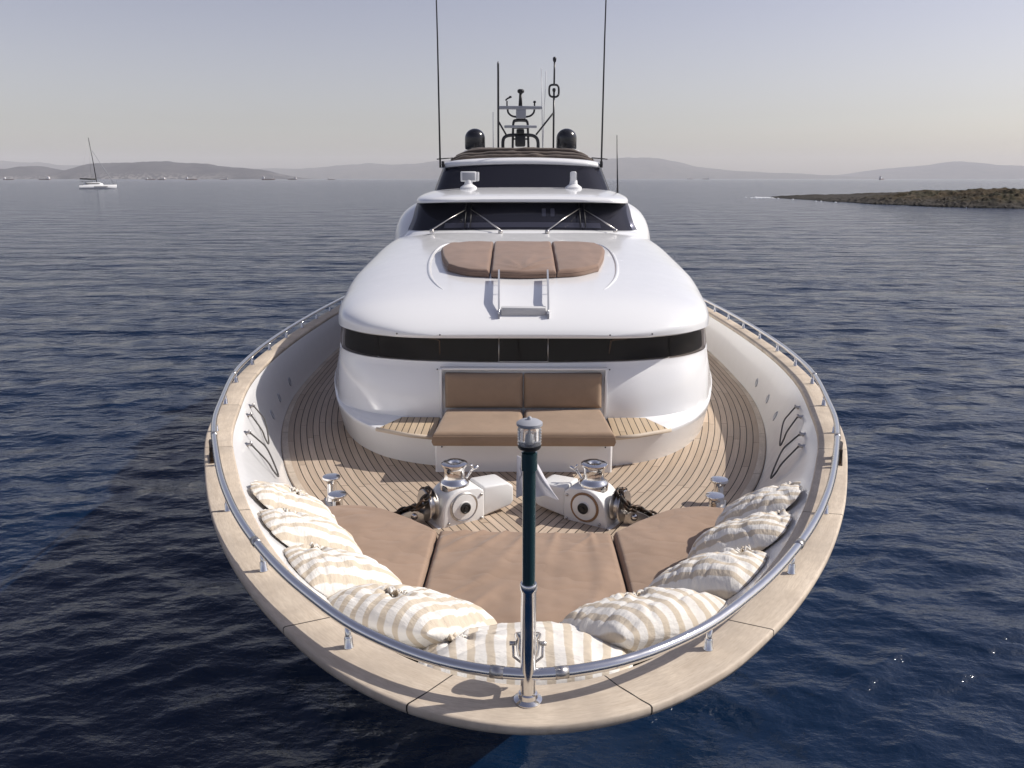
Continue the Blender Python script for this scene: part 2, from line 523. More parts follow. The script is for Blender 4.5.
# ------------------------------------------------------------------ sea
def build_sea():
    rr = [2.2]
    while rr[-1] < 24000:
        r = rr[-1]
        rr.append(r * (1.0058 if r < 400 else 1.03 if r < 3000 else 1.2))
    rr = np.array(rr)
    th = np.concatenate([np.linspace(-56, 56, 900), np.linspace(56, 304, 90)[1:-1]])
    th = np.radians(th)
    Rg, Tg = np.meshgrid(rr, th, indexing='ij')
    X = Rg * np.sin(Tg); Y = Rg * np.cos(Tg)
    Z = np.zeros_like(X); DX = np.zeros_like(X); DY = np.zeros_like(X)
    near = rr < 700
    cell = np.maximum(np.gradient(rr)[:, None], Rg * np.radians(112 / 900))
    r2 = np.random.default_rng(4)
    n = 96
    res = np.zeros(len(rr)); tot = 0.0
    lam = np.exp(np.linspace(np.log(0.26), np.log(5.0), n)) * r2.uniform(0.93, 1.07, n)
    for l in lam:
        a = (r2.choice([-.8, .8]) + r2.normal(0, .28)) if r2.random() < .55 else r2.normal(0, .45)
        k = 2 * math.pi / l
        sl_ = 0.026 * (1.0 if l < 1.0 else 1.0 / l) * r2.uniform(0.6, 1.4)
        amp = sl_ / k
        kx, ky = k * math.sin(a), -k * math.cos(a)
        ph = r2.uniform(0, 6.28)
        w = np.clip((l / cell - 2.5) / 3.0, 0, 1)
        sel = near
        wr_ = np.clip((l / np.maximum(np.gradient(rr), rr * np.radians(112 / 900)) - 2.5) / 3.0, 0, 1) * near
        res += wr_ * sl_ ** 2; tot += sl_ ** 2
        arg = kx * X[sel] + ky * Y[sel] + ph
        # slow variation of height along and across each wave train: gusty patches
        env = 0.72 + 0.55 * np.sin(0.11 * kx * X[sel] - 0.17 * ky * Y[sel] * math.cos(a) + 0.09 * k * X[sel] + ph * 3) * np.sin(0.13 * k * Y[sel] - 0.07 * k * X[sel] + ph * 5)
        s_, c_ = np.sin(arg), np.cos(arg)
        ww = w[sel] * env
        Z[sel] += ww * amp * s_
        DX[sel] += ww * amp * 1.25 * c_ * kx / k
        DY[sel] += ww * amp * 1.25 * c_ * ky / k
    X = X + DX; Y = Y + DY
    nr, nt = X.shape
    v = np.empty((nr * nt + 1, 3), dtype=np.float32)
    v[:-1, 0] = X.ravel(); v[:-1, 1] = Y.ravel(); v[:-1, 2] = Z.ravel()
    v[-1] = 0
    i = np.arange(nr - 1)[:, None]; j = np.arange(nt)[None, :]; j2 = (j + 1) % nt
    quads = np.stack([i * nt + j, i * nt + j2, (i + 1) * nt + j2, (i + 1) * nt + j], -1).reshape(-1, 4)[:, ::-1]
    tris = np.stack([np.full(nt, nr * nt), j2[0], j[0]], -1)[:, ::-1]
    me = bpy.data.meshes.new('sea')
    me.vertices.add(len(v)); me.vertices.foreach_set('co', v.ravel())
    nl = quads.size + tris.size
    me.loops.add(nl); me.loops.foreach_set('vertex_index', np.concatenate([quads.ravel(), tris.ravel()]).astype(np.int32))
    np_ = len(quads) + len(tris)
    me.polygons.add(np_)
    ls = np.concatenate([np.arange(len(quads)) * 4, quads.size + np.arange(len(tris)) * 3]).astype(np.int32)
    me.polygons.foreach_set('loop_start', ls)
    me.update(calc_edges=True)
    me.validate()
    un = np.repeat(np.sqrt(np.clip(1 - res / tot, 0, 1))[:, None], nt, 1).ravel()
    at_ = me.attributes.new('unresolved', 'FLOAT', 'POINT')
    at_.data.foreach_set('value', np.concatenate([un, [0.0]]).astype(np.float32))
    m = mat('sea_water', (0.004, 0.013, 0.028), 0.05, spec=0.5, ior=1.33)
    t = NT(m)
    o = t.n('ShaderNodeTexCoord').outputs['Object']
    a = t.noise(t.mapping(o, (1.0, 1.9, 1.0), (0, 0, 0.25)), 2.6, 4, 0.55)
    b = t.noise(t.mapping(o, (1.0, 1.7, 1.0), (0, 0, -0.5)), 0.75, 3, 0.5)
    c = t.noise(t.mapping(o, (1.0, 2.6, 1.0), (0, 0, 0.1)), 0.11, 3, 0.5)
    ua = t.n('ShaderNodeAttribute', attribute_name='unresolved').outputs['Fac']
    n1 = t.bump(c, 0.3, 1.2)
    n2 = t.bump(b, 0.4, 0.25, n1)
    n3 = t.bump(a, 0.42, 0.07, n2)
    fine = t.noise(t.mapping(o, (1.0, 1.5, 1.0), (0, 0, .4)), 7.5, 3, .55)
    for nrm_, lo_, hi_ in ((n1, .3, 1.0), (n2, .4, 1.0), (n3, .42, .9)):
        t.l(t.math('MULTIPLY_ADD', ua, hi_ - lo_, lo_), nrm_.node.inputs['Strength'])
    t.l(t.math('MULTIPLY_ADD', ua, .07, .05), t.b.inputs['Roughness'])
    n3 = t.bump(fine, .6, .02, n3)
    t.l(n3, t.b.inputs['Normal'])
    big = t.noise(t.mapping(o, (1, 3.0, 1)), 0.012, 3, 0.6)
    t.col(t.mix(big, (0.0015, 0.0095, 0.030), (0.0025, 0.015, 0.043)))
    me.materials.append(m)
    me.shade_smooth()
    ob = bpy.data.objects.new('sea', me)
    COL.objects.link(ob)
    tag(ob, 'dark blue choppy sea all round the yacht', 'sea', kind='structure')
build_sea()

# ------------------------------------------------------------------ far land
def hill_mat(name, c0, c1, town=0.0):
    m = mat(name, c0, 0.95, spec=0.1)
    t = NT(m)
    o = t.n('ShaderNodeTexCoord').outputs['Object']
    f = t.noise(o, 0.004, 6, 0.65)
    c = t.mix(t.ramp(f, [(0.35, 0.0), (0.65, 1.0)]), c0, c1)
    if town:
        sp = t.n('ShaderNodeSeparateXYZ'); t.l(o, sp.inputs[0])
        low = t.ramp(t.math('DIVIDE', sp.outputs[2], 90.0), [(0.0, 1.0), (1.0, 0.0)])
        vo = t.n('ShaderNodeTexVoronoi'); vo.inputs['Scale'].default_value = 0.035; t.l(o, vo.inputs['Vector'])
        sp2 = t.n('ShaderNodeSeparateColor'); t.l(vo.outputs['Color'], sp2.inputs[0])
        patch = t.ramp(t.noise(o, 0.0016, 3), [(0.45, 0.0), (0.6, 1.0)])
        h = t.math('MULTIPLY', t.math('MULTIPLY', t.math('GREATER_THAN', sp2.outputs[0], 0.55), low), t.math('MULTIPLY', patch, town))
        c = t.mix(h, c, (0.55, 0.5, 0.45))
    t.col(c)
    return m

def ridge(name, dist, prof, m, label, depth=1800, seed=0, rough=0.12):
    """prof: (x, height) crest profile in metres at distance dist; a real ridge with front and back slopes"""
    xs = np.array([p[0] for p in prof]); hs_ = np.array([p[1] for p in prof])
    gx = np.linspace(xs[0], xs[-1], 260)
    gh = pchip(xs, hs_, gx)
    ts = np.linspace(0, 1, 26)
    P = np.zeros((len(ts), len(gx), 3))
    for i, t in enumerate(ts):
        shape = math.sin(math.pi * min(1.0, t * 1.0)) ** 0.8 if t < 1 else 0
        for j, x in enumerate(gx):
            y = dist + (t - 0.5) * depth
            nz = noise.fractal(Vector((x * 0.0016 + seed, y * 0.0016, seed * 1.7)), 1.0, 2.0, 5)
            n2 = noise.fractal(Vector((x * 0.006 + seed, y * 0.004, seed)), 1.0, 2.0, 4)
            z = gh[j] * shape * (1 + rough * 2.2 * nz * (1 - abs(2 * t - 1) ** 4 * 0.2)) + n2 * rough * 26 * shape * min(1.0, gh[j] / 60)
            P[i, j] = (x + nz * 60, y, z - 3.0)
    o = MB().grid(P).build(name, m)
    tag(o, label, 'hills', kind='structure')
    return o

HILL = hill_mat('hazed_scrub_hill', (0.050, 0.050, 0.056), (0.085, 0.080, 0.082), town=0.4)  # scrub tones shifted bluish: some distance haze is put into the colour
HILLF = hill_mat('far_hill', (0.10, 0.10, 0.09), (0.15, 0.14, 0.12))
def hx(u, d): return survey(u, 176, d)[0]
def hh(v, d): return max(0.0, survey(512, v, d)[1])
def prof(d, pts): return [(hx(u, d), hh(v, d)) for u, v in pts]
D1, D2, D4 = 10000, 20000, 22000
ridge('hills', D1, prof(D1, [(-260, 172), (-120, 166), (-40, 168), (12, 169), (35, 166), (62, 171), (80, 170), (98, 163), (128, 161), (165, 159), (195, 162), (240, 166), (275, 172), (300, 178), (315, 179)]), HILL,
      'dry brown hills with scattered pale buildings along the shore behind the sailing catamaran', seed=3.1, rough=0.10)
ridge('hills', D2, prof(D2, [(-300, 150), (-160, 155), (-60, 158), (0, 161), (50, 164), (120, 166), (210, 168), (285, 169), (330, 167), (365, 164), (400, 165), (430, 162), (480, 158), (540, 156), (600, 158), (640, 158), (670, 162), (700, 168), (735, 171), (800, 174), (850, 177), (880, 179)]), HILLF,
      'long pale hazy mountain ridge along the horizon behind the yacht', depth=5000, seed=8.2, rough=0.06)
ridge('hills', D4, prof(D4, [(800, 179), (850, 174), (880, 170), (920, 166), (960, 162), (1000, 166), (1060, 167), (1140, 164), (1240, 168), (1330, 179)]), HILLF,
      'faint mountain rising in haze beyond the rocky headland', depth=5000, seed=12.7, rough=0.06)

def headland():
    # low rocky spit: a real terrain patch about 150 m across, its shore running away from the viewer
    shore = np.array([(190, 108), (140, 132), (112, 150), (100, 163), (89, 177), (84, 194), (80.5, 220), (79.5, 244), (79, 262), (83, 274), (97, 287), (140, 303), (250, 318), (250, 108)], float)
    dense_ = []
    for i in range(len(shore)):
        a_, b_ = shore[i], shore[(i + 1) % len(shore)]
        for t in np.linspace(0, 1, 14)[:-1]: dense_.append(a_ * (1 - t) + b_ * t)
    sh = np.array(dense_)
    xs = np.linspace(70, 235, 300); ys = np.linspace(106, 318, 330)
    P = np.zeros((len(ys), len(xs), 3))
    for i, y in enumerate(ys):
        for j, x in enumerate(xs):
            n0 = noise.fractal(Vector((x * .05, y * .05, 7.0)), 1, 2, 4)
            px, py = x + 3.5 * n0, y + 3.5 * n0
            d = math.sqrt(float(((sh[:, 0] - px) ** 2 + (sh[:, 1] - py) ** 2).min()))
            # inside test
            ins = False
            for k in range(len(shore)):
                x1, y1 = shore[k]; x2, y2 = shore[k - 1]
                if (y1 > py) != (y2 > py) and px < (x2 - x1) * (py - y1) / (y2 - y1) + x1: ins = not ins
            d = d if ins else -d
            n2 = noise.turbulence(Vector((x * .45, y * .45, 4.0)), 5, True)
            if d > 0: z = 3.6 * (1 - math.exp(-d / 13)) * (.8 + .7 * n0) + 1.0 * (n2 - .55) * min(1, d / 2) + .12
            else: z = max(-1.2, d * .35) + .5 * (n2 - .62) * max(0, 1 + d / 6)
            if d > 0: z = z * float(np.interp(y, [150, 190, 215, 240, 262, 290], [1, 1, .55, .3, .2, .5]))
            P[i, j] = (x, y, z)
    m = mat('shore_rock', (0.1, 0.09, 0.07), 0.95, spec=0.15)
    t = NT(m)
    o = t.n('ShaderNodeTexCoord').outputs['Object']
    f = t.noise(o, 0.12, 6, 0.7)
    f2 = t.noise(o, 0.9, 6, 0.75)
    sp = t.n('ShaderNodeSeparateXYZ'); t.l(o, sp.inputs[0])
    c = t.ramp(f, [(0.36, (0.022, 0.020, 0.011)), (0.48, (0.060, 0.042, 0.022)), (0.56, (0.032, 0.030, 0.015)), (0.66, (0.10, 0.075, 0.05))])
    rock = t.ramp(f2, [(0.3, (0.016, 0.014, 0.012)), (0.7, (0.075, 0.066, 0.055))])
    hgt = t.math('ADD', sp.outputs[2], t.math('MULTIPLY', t.math('SUBTRACT', f2, 0.5), 2.4))
    c = t.mix(t.ramp(t.math('DIVIDE', hgt, 3.0), [(0.25, 0.0), (0.55, 1.0)]), rock, c)
    c = t.mix(t.ramp(t.math('DIVIDE', hgt, 3.0), [(0.04, 1.0), (0.16, 0.0)]), c, (0.018, 0.017, 0.014))
    t.col(c)
    ob = MB().grid(P).build('headland', m, smooth=False)
    tag(ob, 'low dark rocky headland with dry scrub reaching into the sea', 'headland', kind='structure')
    # white water breaking along the tip: a thin irregular froth bank
    w = MB()
    rr = random.Random(3)
    for k in range(120):
        if k < 90: x = 78 - abs(rr.gauss(0, 3.2)); y = 256 + rr.gauss(0, 4.0)
        else:
            t = rr.uniform(2.0, 7.6); i0 = int(t); q = shore[i0] * (1 - t + i0) + shore[i0 + 1] * (t - i0)
            if noise.noise(Vector((q[1] * .11, 3.3, 0))) < 0.12: continue
            x, y = q[0] - 2.2 + rr.gauss(0, .9), q[1] + rr.gauss(0, .6)
        rad = rr.uniform(.15, .5)
        w.lathe([(rad, -0.05), (rad * .9, 0.08 * rad + .05), (rad * .3, .14), (0.01, .16)], (x, y, 0.0), n=7)
    fo = w.build('surf', mat('sea_foam', (0.75, 0.76, 0.77), 0.8))
    tag(fo, 'white surf breaking along the rocks of the headland', 'surf', kind='stuff')
headland()

# ------------------------------------------------------------------ far boats
def catamaran():
    root = empty('sailing_catamaran', (-246, 478, 0))
    tag(root, 'white sailing catamaran with bare mast and dark stowed sail', 'sailing boat')
    ox, oy = -246.0, 478.0
    hw = MB()
    for side in (-1, 1):
        P = []
        for s in np.linspace(0, 1, 15):
            x = -9.5 + 19.5 * s
            b = 1.0 * (1 - max(0, (s - .55) / .45) ** 2.2) * (0.75 + .25 * min(1, s * 4)) + .03
            zt = 2.0 + .35 * s
            P.append([(ox + x - 1.0 * 0, oy + side * 3.6 - b, zt), (ox + x - .3, oy + side * 3.6 - b * .8, .4), (ox + x - .5, oy + side * 3.6 - b * .3, -.3), (ox + x - .5, oy + side * 3.6 + b * .3, -.3), (ox + x - .3, oy + side * 3.6 + b * .8, .4), (ox + x, oy + side * 3.6 + b, zt)])
        hw.grid(P, closed=True)
        hw.add([P[0][k] for k in range(6)], [(5, 4, 3, 2, 1, 0)])
    hw.box((ox - 1.5, oy, 1.7), (12.5, 6.6, .9), bev=.2)
    hull = hw.build('hull', WHITEP, root)
    for side in (-1, 1):
        MB().box((ox + 1.5, oy + side * 4.56, 1.25), (7.0, .06, .35)).build('hull_window', BLACK, hull, smooth=False)
    cb = MB()
    P = []
    for z, k in ((2.1, 1.0), (2.9, .95), (3.5, .82), (3.62, .7)):
        P.append([(ox - 2.6 + 5.2 * k * math.copysign(abs(math.cos(a)) ** .55, math.cos(a)) + (.4 if z < 3 else 0), oy + 2.9 * k * math.copysign(abs(math.sin(a)) ** .55, math.sin(a)), z) for a in np.linspace(0, 2 * math.pi, 36, endpoint=False)])
    cb.grid(P, closed=True)
    cb.add(P[-1], [tuple(range(36))])
    cab = cb.build('cabin', WHITEP, root)
    P = [[(ox - 2.6 + 5.28 * k * math.copysign(abs(math.cos(a)) ** .55, math.cos(a)), oy + 2.98 * k * math.copysign(abs(math.sin(a)) ** .55, math.sin(a)), z) for a in np.linspace(-2.2, 2.2, 30)] for z, k in ((2.75, .97), (3.25, .9))]
    MB().grid(P).build('cabin_window', BLACK, cab)
    MB().box((ox - 5.4, oy, 4.3), (6.0, 5.0, .18), bev=.06).build('bimini', BLACK, root)
    for sx in (-8.0, -3.2):
        for sy in (-2.2, 2.2): MB().tube([(ox + sx, oy + sy, 2.0), (ox + sx, oy + sy, 4.3)], .05, 6).build('bimini_post', STEELB, root)
    top = (ox - 1.9, oy, 28.5)
    MB().tube([(ox - .4, oy, 3.4), (ox - .9, oy, 14), top], [.24, .22, .15], 8).build('mast', DARKM, root)
    MB().tube([(ox - .8, oy, 5.4), (ox - 9.0, oy, 5.7)], [.5, .34], 8).build('boom', BLACK, root)
    MB().tube([(ox + 8.8, oy, 2.4), (ox - .9, oy, 21.5)], [.15, .11], 6).build('furled_sail', GREYP, root)
    sh = MB()
    for sy in (-3.6, 3.6):
        sh.tube([(ox - 3.2, oy + sy, 2.2), top], .03, 5)
    sh.tube([(ox - 9.3, oy, 2.2), top], .03, 5)
    sh.build('shroud', STEELB, root)
    root.rotation_euler = (0, 0, R(27))
catamaran()

def cargo_ship():
    root = empty('cargo_ship', (0, 0, 0))
    P = []
    for s in np.linspace(0, 1, 12):
        x = -40 + 80 * s
        b = 6.5 * (1 - max(0, (s - .8) / .2) ** 2) * (.8 + .2 * min(1, s * 5)) + .1
        P.append([(x, -b, 6 + 2 * max(0, s - .85) * 8), (x, -b * .95, -1), (x, b * .95, -1), (x, b, 6 + 2 * max(0, s - .85) * 8)])
    h = MB().grid(P, closed=True)
    h.add(P[0], [(3, 2, 1, 0)])
    h.build('hull', mat('ship_hull', (0.16, 0.10, 0.09), 0.6), root)
    w = MB().box((-29, 0, 12), (13, 12, 12), bev=.3).box((-28, 0, 19.2), (8, 14, 2.6), bev=.2)
    w.build('superstructure', WHITEP, root)
    MB().box((-33, 0, 20), (3, 3, 5), bev=.3).build('funnel', mat('funnel_paint', (0.3, 0.12, 0.08), .6), root)
    c = MB()
    for x in (-14, 0, 14): c.box((x, 0, 7.2), (11, 10, 2.6), bev=.2)
    c.build('hatch_cover', mat('hatch_paint', (0.2, 0.24, 0.26), .6), root)
    MB().tube([(33, 0, 7), (33, 0, 22)], .5, 6).build('foremast', WHITEP, root)
    return root

def copy_tree(o, parent=None):
    c = o.copy(); COL.objects.link(c)
    if parent is not None: c.parent = parent
    for ch in [x for x in bpy.data.objects if x.parent is o]:
        copy_tree(ch, c)
    return c
ship0 = cargo_ship()
ships = [(8, 3600, 0.1, .55), (44, 3900, 3.0, .75), (150, 3500, .2, .5), (161, 3700, 2.8, .55), (191, 3500, 0.15, .6), (224, 4000, 3.2, .45), (268, 3600, .1, .7), (292, 4200, 3.1, .6), (331, 4000, .2, .45), (690, 7000, .2, .6), (706, 7200, 3.0, .75), (882, 4200, .9, .8)]
ship_labels = ['small ship far off at the left picture edge below the hills', 'cargo ship far off just left of the sailing catamaran',
    'small ship on the horizon below the highest hill, first of a close pair', 'small ship on the horizon below the highest hill, second of a close pair',
    'far ship below the middle of the brown hill, by itself', 'tiny ship below the long falling slope of the brown hill',
    'long ship off the low end of the brown hills', 'small ship just past the end of the brown hills', 'lone tiny ship on the horizon left of the yacht in open water',
    'hazy ship on the horizon right of the yacht, nearer the yacht of two', 'hazy ship on the horizon right of the yacht, farther from the yacht of two', 'hazy ship on the horizon above the rocky headland']
for i, (u, d, rz, k) in enumerate(ships):
    o = ship0 if i == 0 else copy_tree(ship0)
    o.location = (hx(u, d), d, 0); o.rotation_euler = (0, 0, rz); o.scale = (k, k, k)
    tag(o, ship_labels[i], 'ship', 'ships far out on the horizon')

# ================================================================== THE YACHT
Y = empty('motor_yacht', (0, 16, 0))
tag(Y, 'large white motor yacht seen over its bow, teak decks, dark windows, brown cushions', 'yacht')

def capz(y): return 3.6 - 0.03 * (np.asarray(y, float) - 3.0)
def deckz(y, x=0.0, b=3.0): return 2.72 - 0.02 * (np.asarray(y, float) - 8.0) - 0.05 * (np.asarray(x, float) / b) ** 2
OUT = Curve([(0, 2.86), (.43, 2.955), (.86, 3.23), (1.28, 3.68), (1.75, 4.35), (2.20, 5.18), (2.62, 6.15), (2.98, 7.12), (3.22, 8.02), (3.52, 9.32), (3.72, 10.8), (3.84, 12.5), (3.90, 14.5), (3.90, 18), (3.85, 24), (3.6, 33)])
DK = Curve([(0, 4.1), (.45, 4.35), (.95, 5.0), (1.42, 5.9), (1.95, 6.98), (2.5, 8.05), (3.07, 9.7), (3.42, 11.4), (3.6, 13.6), (3.66, 18), (3.6, 24), (3.4, 32.6)])
WL = Curve([(0, 7.6), (.22, 8.0), (.6, 8.8), (1.3, 10.4), (2.3, 13), (2.9, 16.5), (3.15, 22), (3.0, 32.5)])
def capw(a): return np.interp(np.abs(a), [0, 3, 6, 9, 30], [.285, .265, .225, .21, .21])
SS = np.concatenate([np.linspace(-OUT.L, -9, 50), np.linspace(-9, 9, 260)[1:-1], np.linspace(9, OUT.L, 50)])
po = OUT.at(SS); no = OUT.normal(SS); wc = capw(SS)
pin = po + no * wc[:, None]
pin[:, 0] = np.where(np.sign(pin[:, 0]) == np.sign(SS), pin[:, 0], 0)

# cap rail (teak), rounded outer nosing
def build_cap():
    rows, uvr = [], []
    sec = [(0.05, -.050), (0.0, -.047), (-.004, -.030), (-.003, -.008), (.003, -.0015), (.012, 0.0)]
    z = capz(po[:, 1])
    ts = [('o', a, b) for a, b in sec] + [('i', .016, 0.0), ('i', .008, -.003), ('i', 0.0, -.015), ('i', 0.0, -.05), ('i', .03, -.055)]
    for side, a, b in ts:
        base = po + no * a if side == 'o' else pin - no * a
        rows.append(np.stack([base[:, 0], base[:, 1], z + b], -1))
        vv = np.full(len(SS), a) if side == 'o' else wc - a
        uvr.append(np.stack([SS, vv], -1))
    MB().grid(rows, uvr).build('cap_rail', TEAKCAP, Y)
build_cap()

# bulwark: inner face from cap to deck edge
NB = 320
qs = np.concatenate([np.linspace(-1, -.32, 50), np.linspace(-.32, .32, 260)[1:-1], np.linspace(.32, 1, 50)])
def bul_top(q):
    s = np.asarray(q) * OUT.L
    p = OUT.at(s) + OUT.normal(s) * capw(s)[..., None] * 0.96
    return np.concatenate([p, (capz(OUT.at(s)[..., 1]) - .05)[..., None]], -1)
OY = [2.86, 2.99, 3.28, 3.74, 4.39, 6.17, 7.12, 8.02, 9.32, 10.8, 12.5, 14.5, 18, 24, 33]
DY = [4.1, 4.12, 4.22, 4.5, 5.02, 6.95, 7.72, 8.45, 9.7, 11.05, 12.7, 14.6, 18, 24, 32.6]
_is = int(np.argmin(DK.Y))
def bul_bot(q):
    q = np.asarray(q)
    yo = OUT.at(np.abs(q) * OUT.L)[..., 1]
    sd_ = np.interp(np.interp(yo, OY, DY), DK.Y[_is:], DK.q[_is:])
    p = DK.at(np.sign(q) * sd_)
    return np.concatenate([p, (deckz(p[..., 1], 1, 1) - .03)[..., None]], -1)
def bul(q, t):
    q = np.asarray(q, float)
    a, b = bul_top(q), bul_bot(q)
    t = np.asarray(t, float)[..., None] if np.ndim(t) else t
    k = t ** 0.9
    r = a * (1 - k) + b * k
    r[..., 2] = a[..., 2] * (1 - t if not np.ndim(t) else 1 - t[..., 0]) + b[..., 2] * (t if not np.ndim(t) else t[..., 0])
    return r
def build_bulwark():
    rows = [bul(qs, t) for t in np.linspace(0, 1, 14)]
    MB().grid(rows).build('bulwark', gelcoat('bulwark_white', (0.79, 0.785, 0.78)), Y)
build_bulwark()
# hull outside: plumb with the bulwark down to the deck, then flared in to the waterline
def build_hull():
    q = SS / OUT.L
    rows = []
    w = WL.at(q * WL.L)
    z0 = capz(po[:, 1]) - .054
    top = po + no * .012
    mid = bul_bot(q)
    qd = np.sign(q) * np.interp(np.interp(OUT.at(np.abs(SS))[:, 1], OY, DY), DK.Y[_is:], DK.q[_is:])
    nd = DK.normal(qd)
    zm = mid[:, 2] - .015
    mid = mid[:, :2] - nd * .05
    for t in np.linspace(0, 1, 9):
        xy = lerp(top, mid, t); z = z0 * (1 - t) + zm * t
        rows.append(np.stack([xy[:, 0], xy[:, 1], z], -1))
    for t in np.linspace(0, 1, 16)[1:]:
        xy = lerp(mid, w, t ** .85); z = zm * (1 - t) - .05 * t
        rows.append(np.stack([xy[:, 0], xy[:, 1], z + 0 * xy[:, 0]], -1))
    rows.append(np.stack([w[:, 0] * .93, w[:, 1] + .25 * (1 - np.abs(q)), np.full(len(SS), -1.0)], -1))
    m = MB().grid(rows, flip=True)
    R_ = [r[0] for r in rows]; L_ = [r[-1] for r in rows]
    m.grid([R_, L_])
    m.build('hull', HULLW, Y)

build_hull()

# teak deck, planks sprung parallel to its edge, meeting in a herringbone on the centreline
def build_deck():
    ys = np.concatenate([np.linspace(4.12, 12, 130), np.linspace(12.2, 32.5, 70)])
    rows, uvr = [], []
    tt = np.linspace(-1, 1, 41)
    for y in ys:
        b = float(DK.x_at_y(y)) + .02
        x = tt * b
        rows.append(np.stack([x, np.full_like(x, y), deckz(y, x, b)], -1))
        uvr.append(np.stack([b - np.abs(x), np.full_like(x, y)], -1))
    MB().grid(rows, uvr).build('deck', TEAK, Y)
    # margin plank along the edge
    e = []
    u2 = []
    S = np.linspace(-DK.L, DK.L, 400)
    for off in (0.0, .07):
        p = DK.at(S) + DK.normal(S) * off
        e.append(np.stack([p[:, 0], p[:, 1], deckz(p[:, 1], 1, 1) + .006], -1)); u2.append(np.stack([S, np.full(400, off)], -1))
    MB().grid(e, u2).build('margin_plank', TEAKCAP, Y)
build_deck()

# white platform under the bow pads
def build_platform():
    back = [(-1.95, 6.74), (-1.4, 6.76), (-1.05, 6.58), (-.72, 6.28), (0, 6.26), (.72, 6.28), (1.05, 6.58), (1.4, 6.76), (1.95, 6.74)]
    S = np.linspace(-4.2, 4.2, 60)
    fr = DK.at(S) + DK.normal(S) * .02
    fr = [tuple(p) for p in fr if p[1] < 6.72]
    poly = back[::-1] + fr
    m = MB().prism(poly, 2.60, 2.765, bev=0.012)
    m.build('pad_platform', WHITE, Y, angle=40)
build_platform()

# ------------------------------------------------------------------ pushpit rail
def rail_path(S):
    p = OUT.at(S) + OUT.normal(S) * np.interp(np.abs(S), [0, .6, 3, 8], [.165, .165, .115, .05])[..., None]
    return np.concatenate([p, (capz(p[..., 1]) + .135)[..., None]], -1)
rS = np.concatenate([np.linspace(-22, -8, 60), np.linspace(-8, 8, 180)[1:-1], np.linspace(8, 22, 60)])
rail = MB().tube(rail_path(rS), .026, 14).build('guard_rail', STEEL, Y)
def stanchion_mesh():
    m = MB()
    m.lathe([(.027, 0), (.027, .005), (.0215, .010), (.0205, .055), (.0165, .060), (.015, .064), (.015, .125)], n=14)
    return pydata('stanchion', m.v, m.f)
sm_ = stanchion_mesh()
s = 1.12
while s < 21:
    for sg in (-1, 1):
        p = rail_path(np.array([sg * s]))[0]
        link('stanchion', sm_, STEEL, rail, loc=(p[0], p[1], p[2] - .133))
    s += 1.10
for sg in (-1, 1):
    for s in (.17, 2.35, 4.9, 7.6):
        a = rail_path(np.array([sg * (s - .035), sg * (s + .035)]))
        MB().tube(a, .0282, 14).build('rail_joint', STEELB, rail)

# fairleads on the cap at each side
def fairlead(sg):
    s0 = sg * 4.62
    p = OUT.at(np.array([s0]))[0]; n = OUT.normal(np.array([s0]))[0]
    c = Vector((p[0] + n[0] * .075, p[1] + n[1] * .075, float(capz(p[1]))))
    t = Vector((-n[1], n[0], 0)); nn = Vector((n[0], n[1], 0))
    m = MB()
    rot = Matrix((t, nn, Vector((0, 0, 1)))).transposed()
    m.box(c + Vector((0, 0, .008)), (.26, .075, .014), rot, .004)
    for k in (-.10, .10):
        m.box(c + t * k + Vector((0, 0, .07)), (.022, .06, .13), rot, .006)
    m.box(c + Vector((0, 0, .132)), (.24, .05, .016), rot, .005)
    o = m.build('fairlead', CHAIN, Y, angle=35)
    for k in (-.06, .06):
        MB().tube([c + t * k + Vector((0, 0, .012)), c + t * k + Vector((0, 0, .126))], .018, 10).build('roller', RUST, o)
fairlead(-1); fairlead(1)

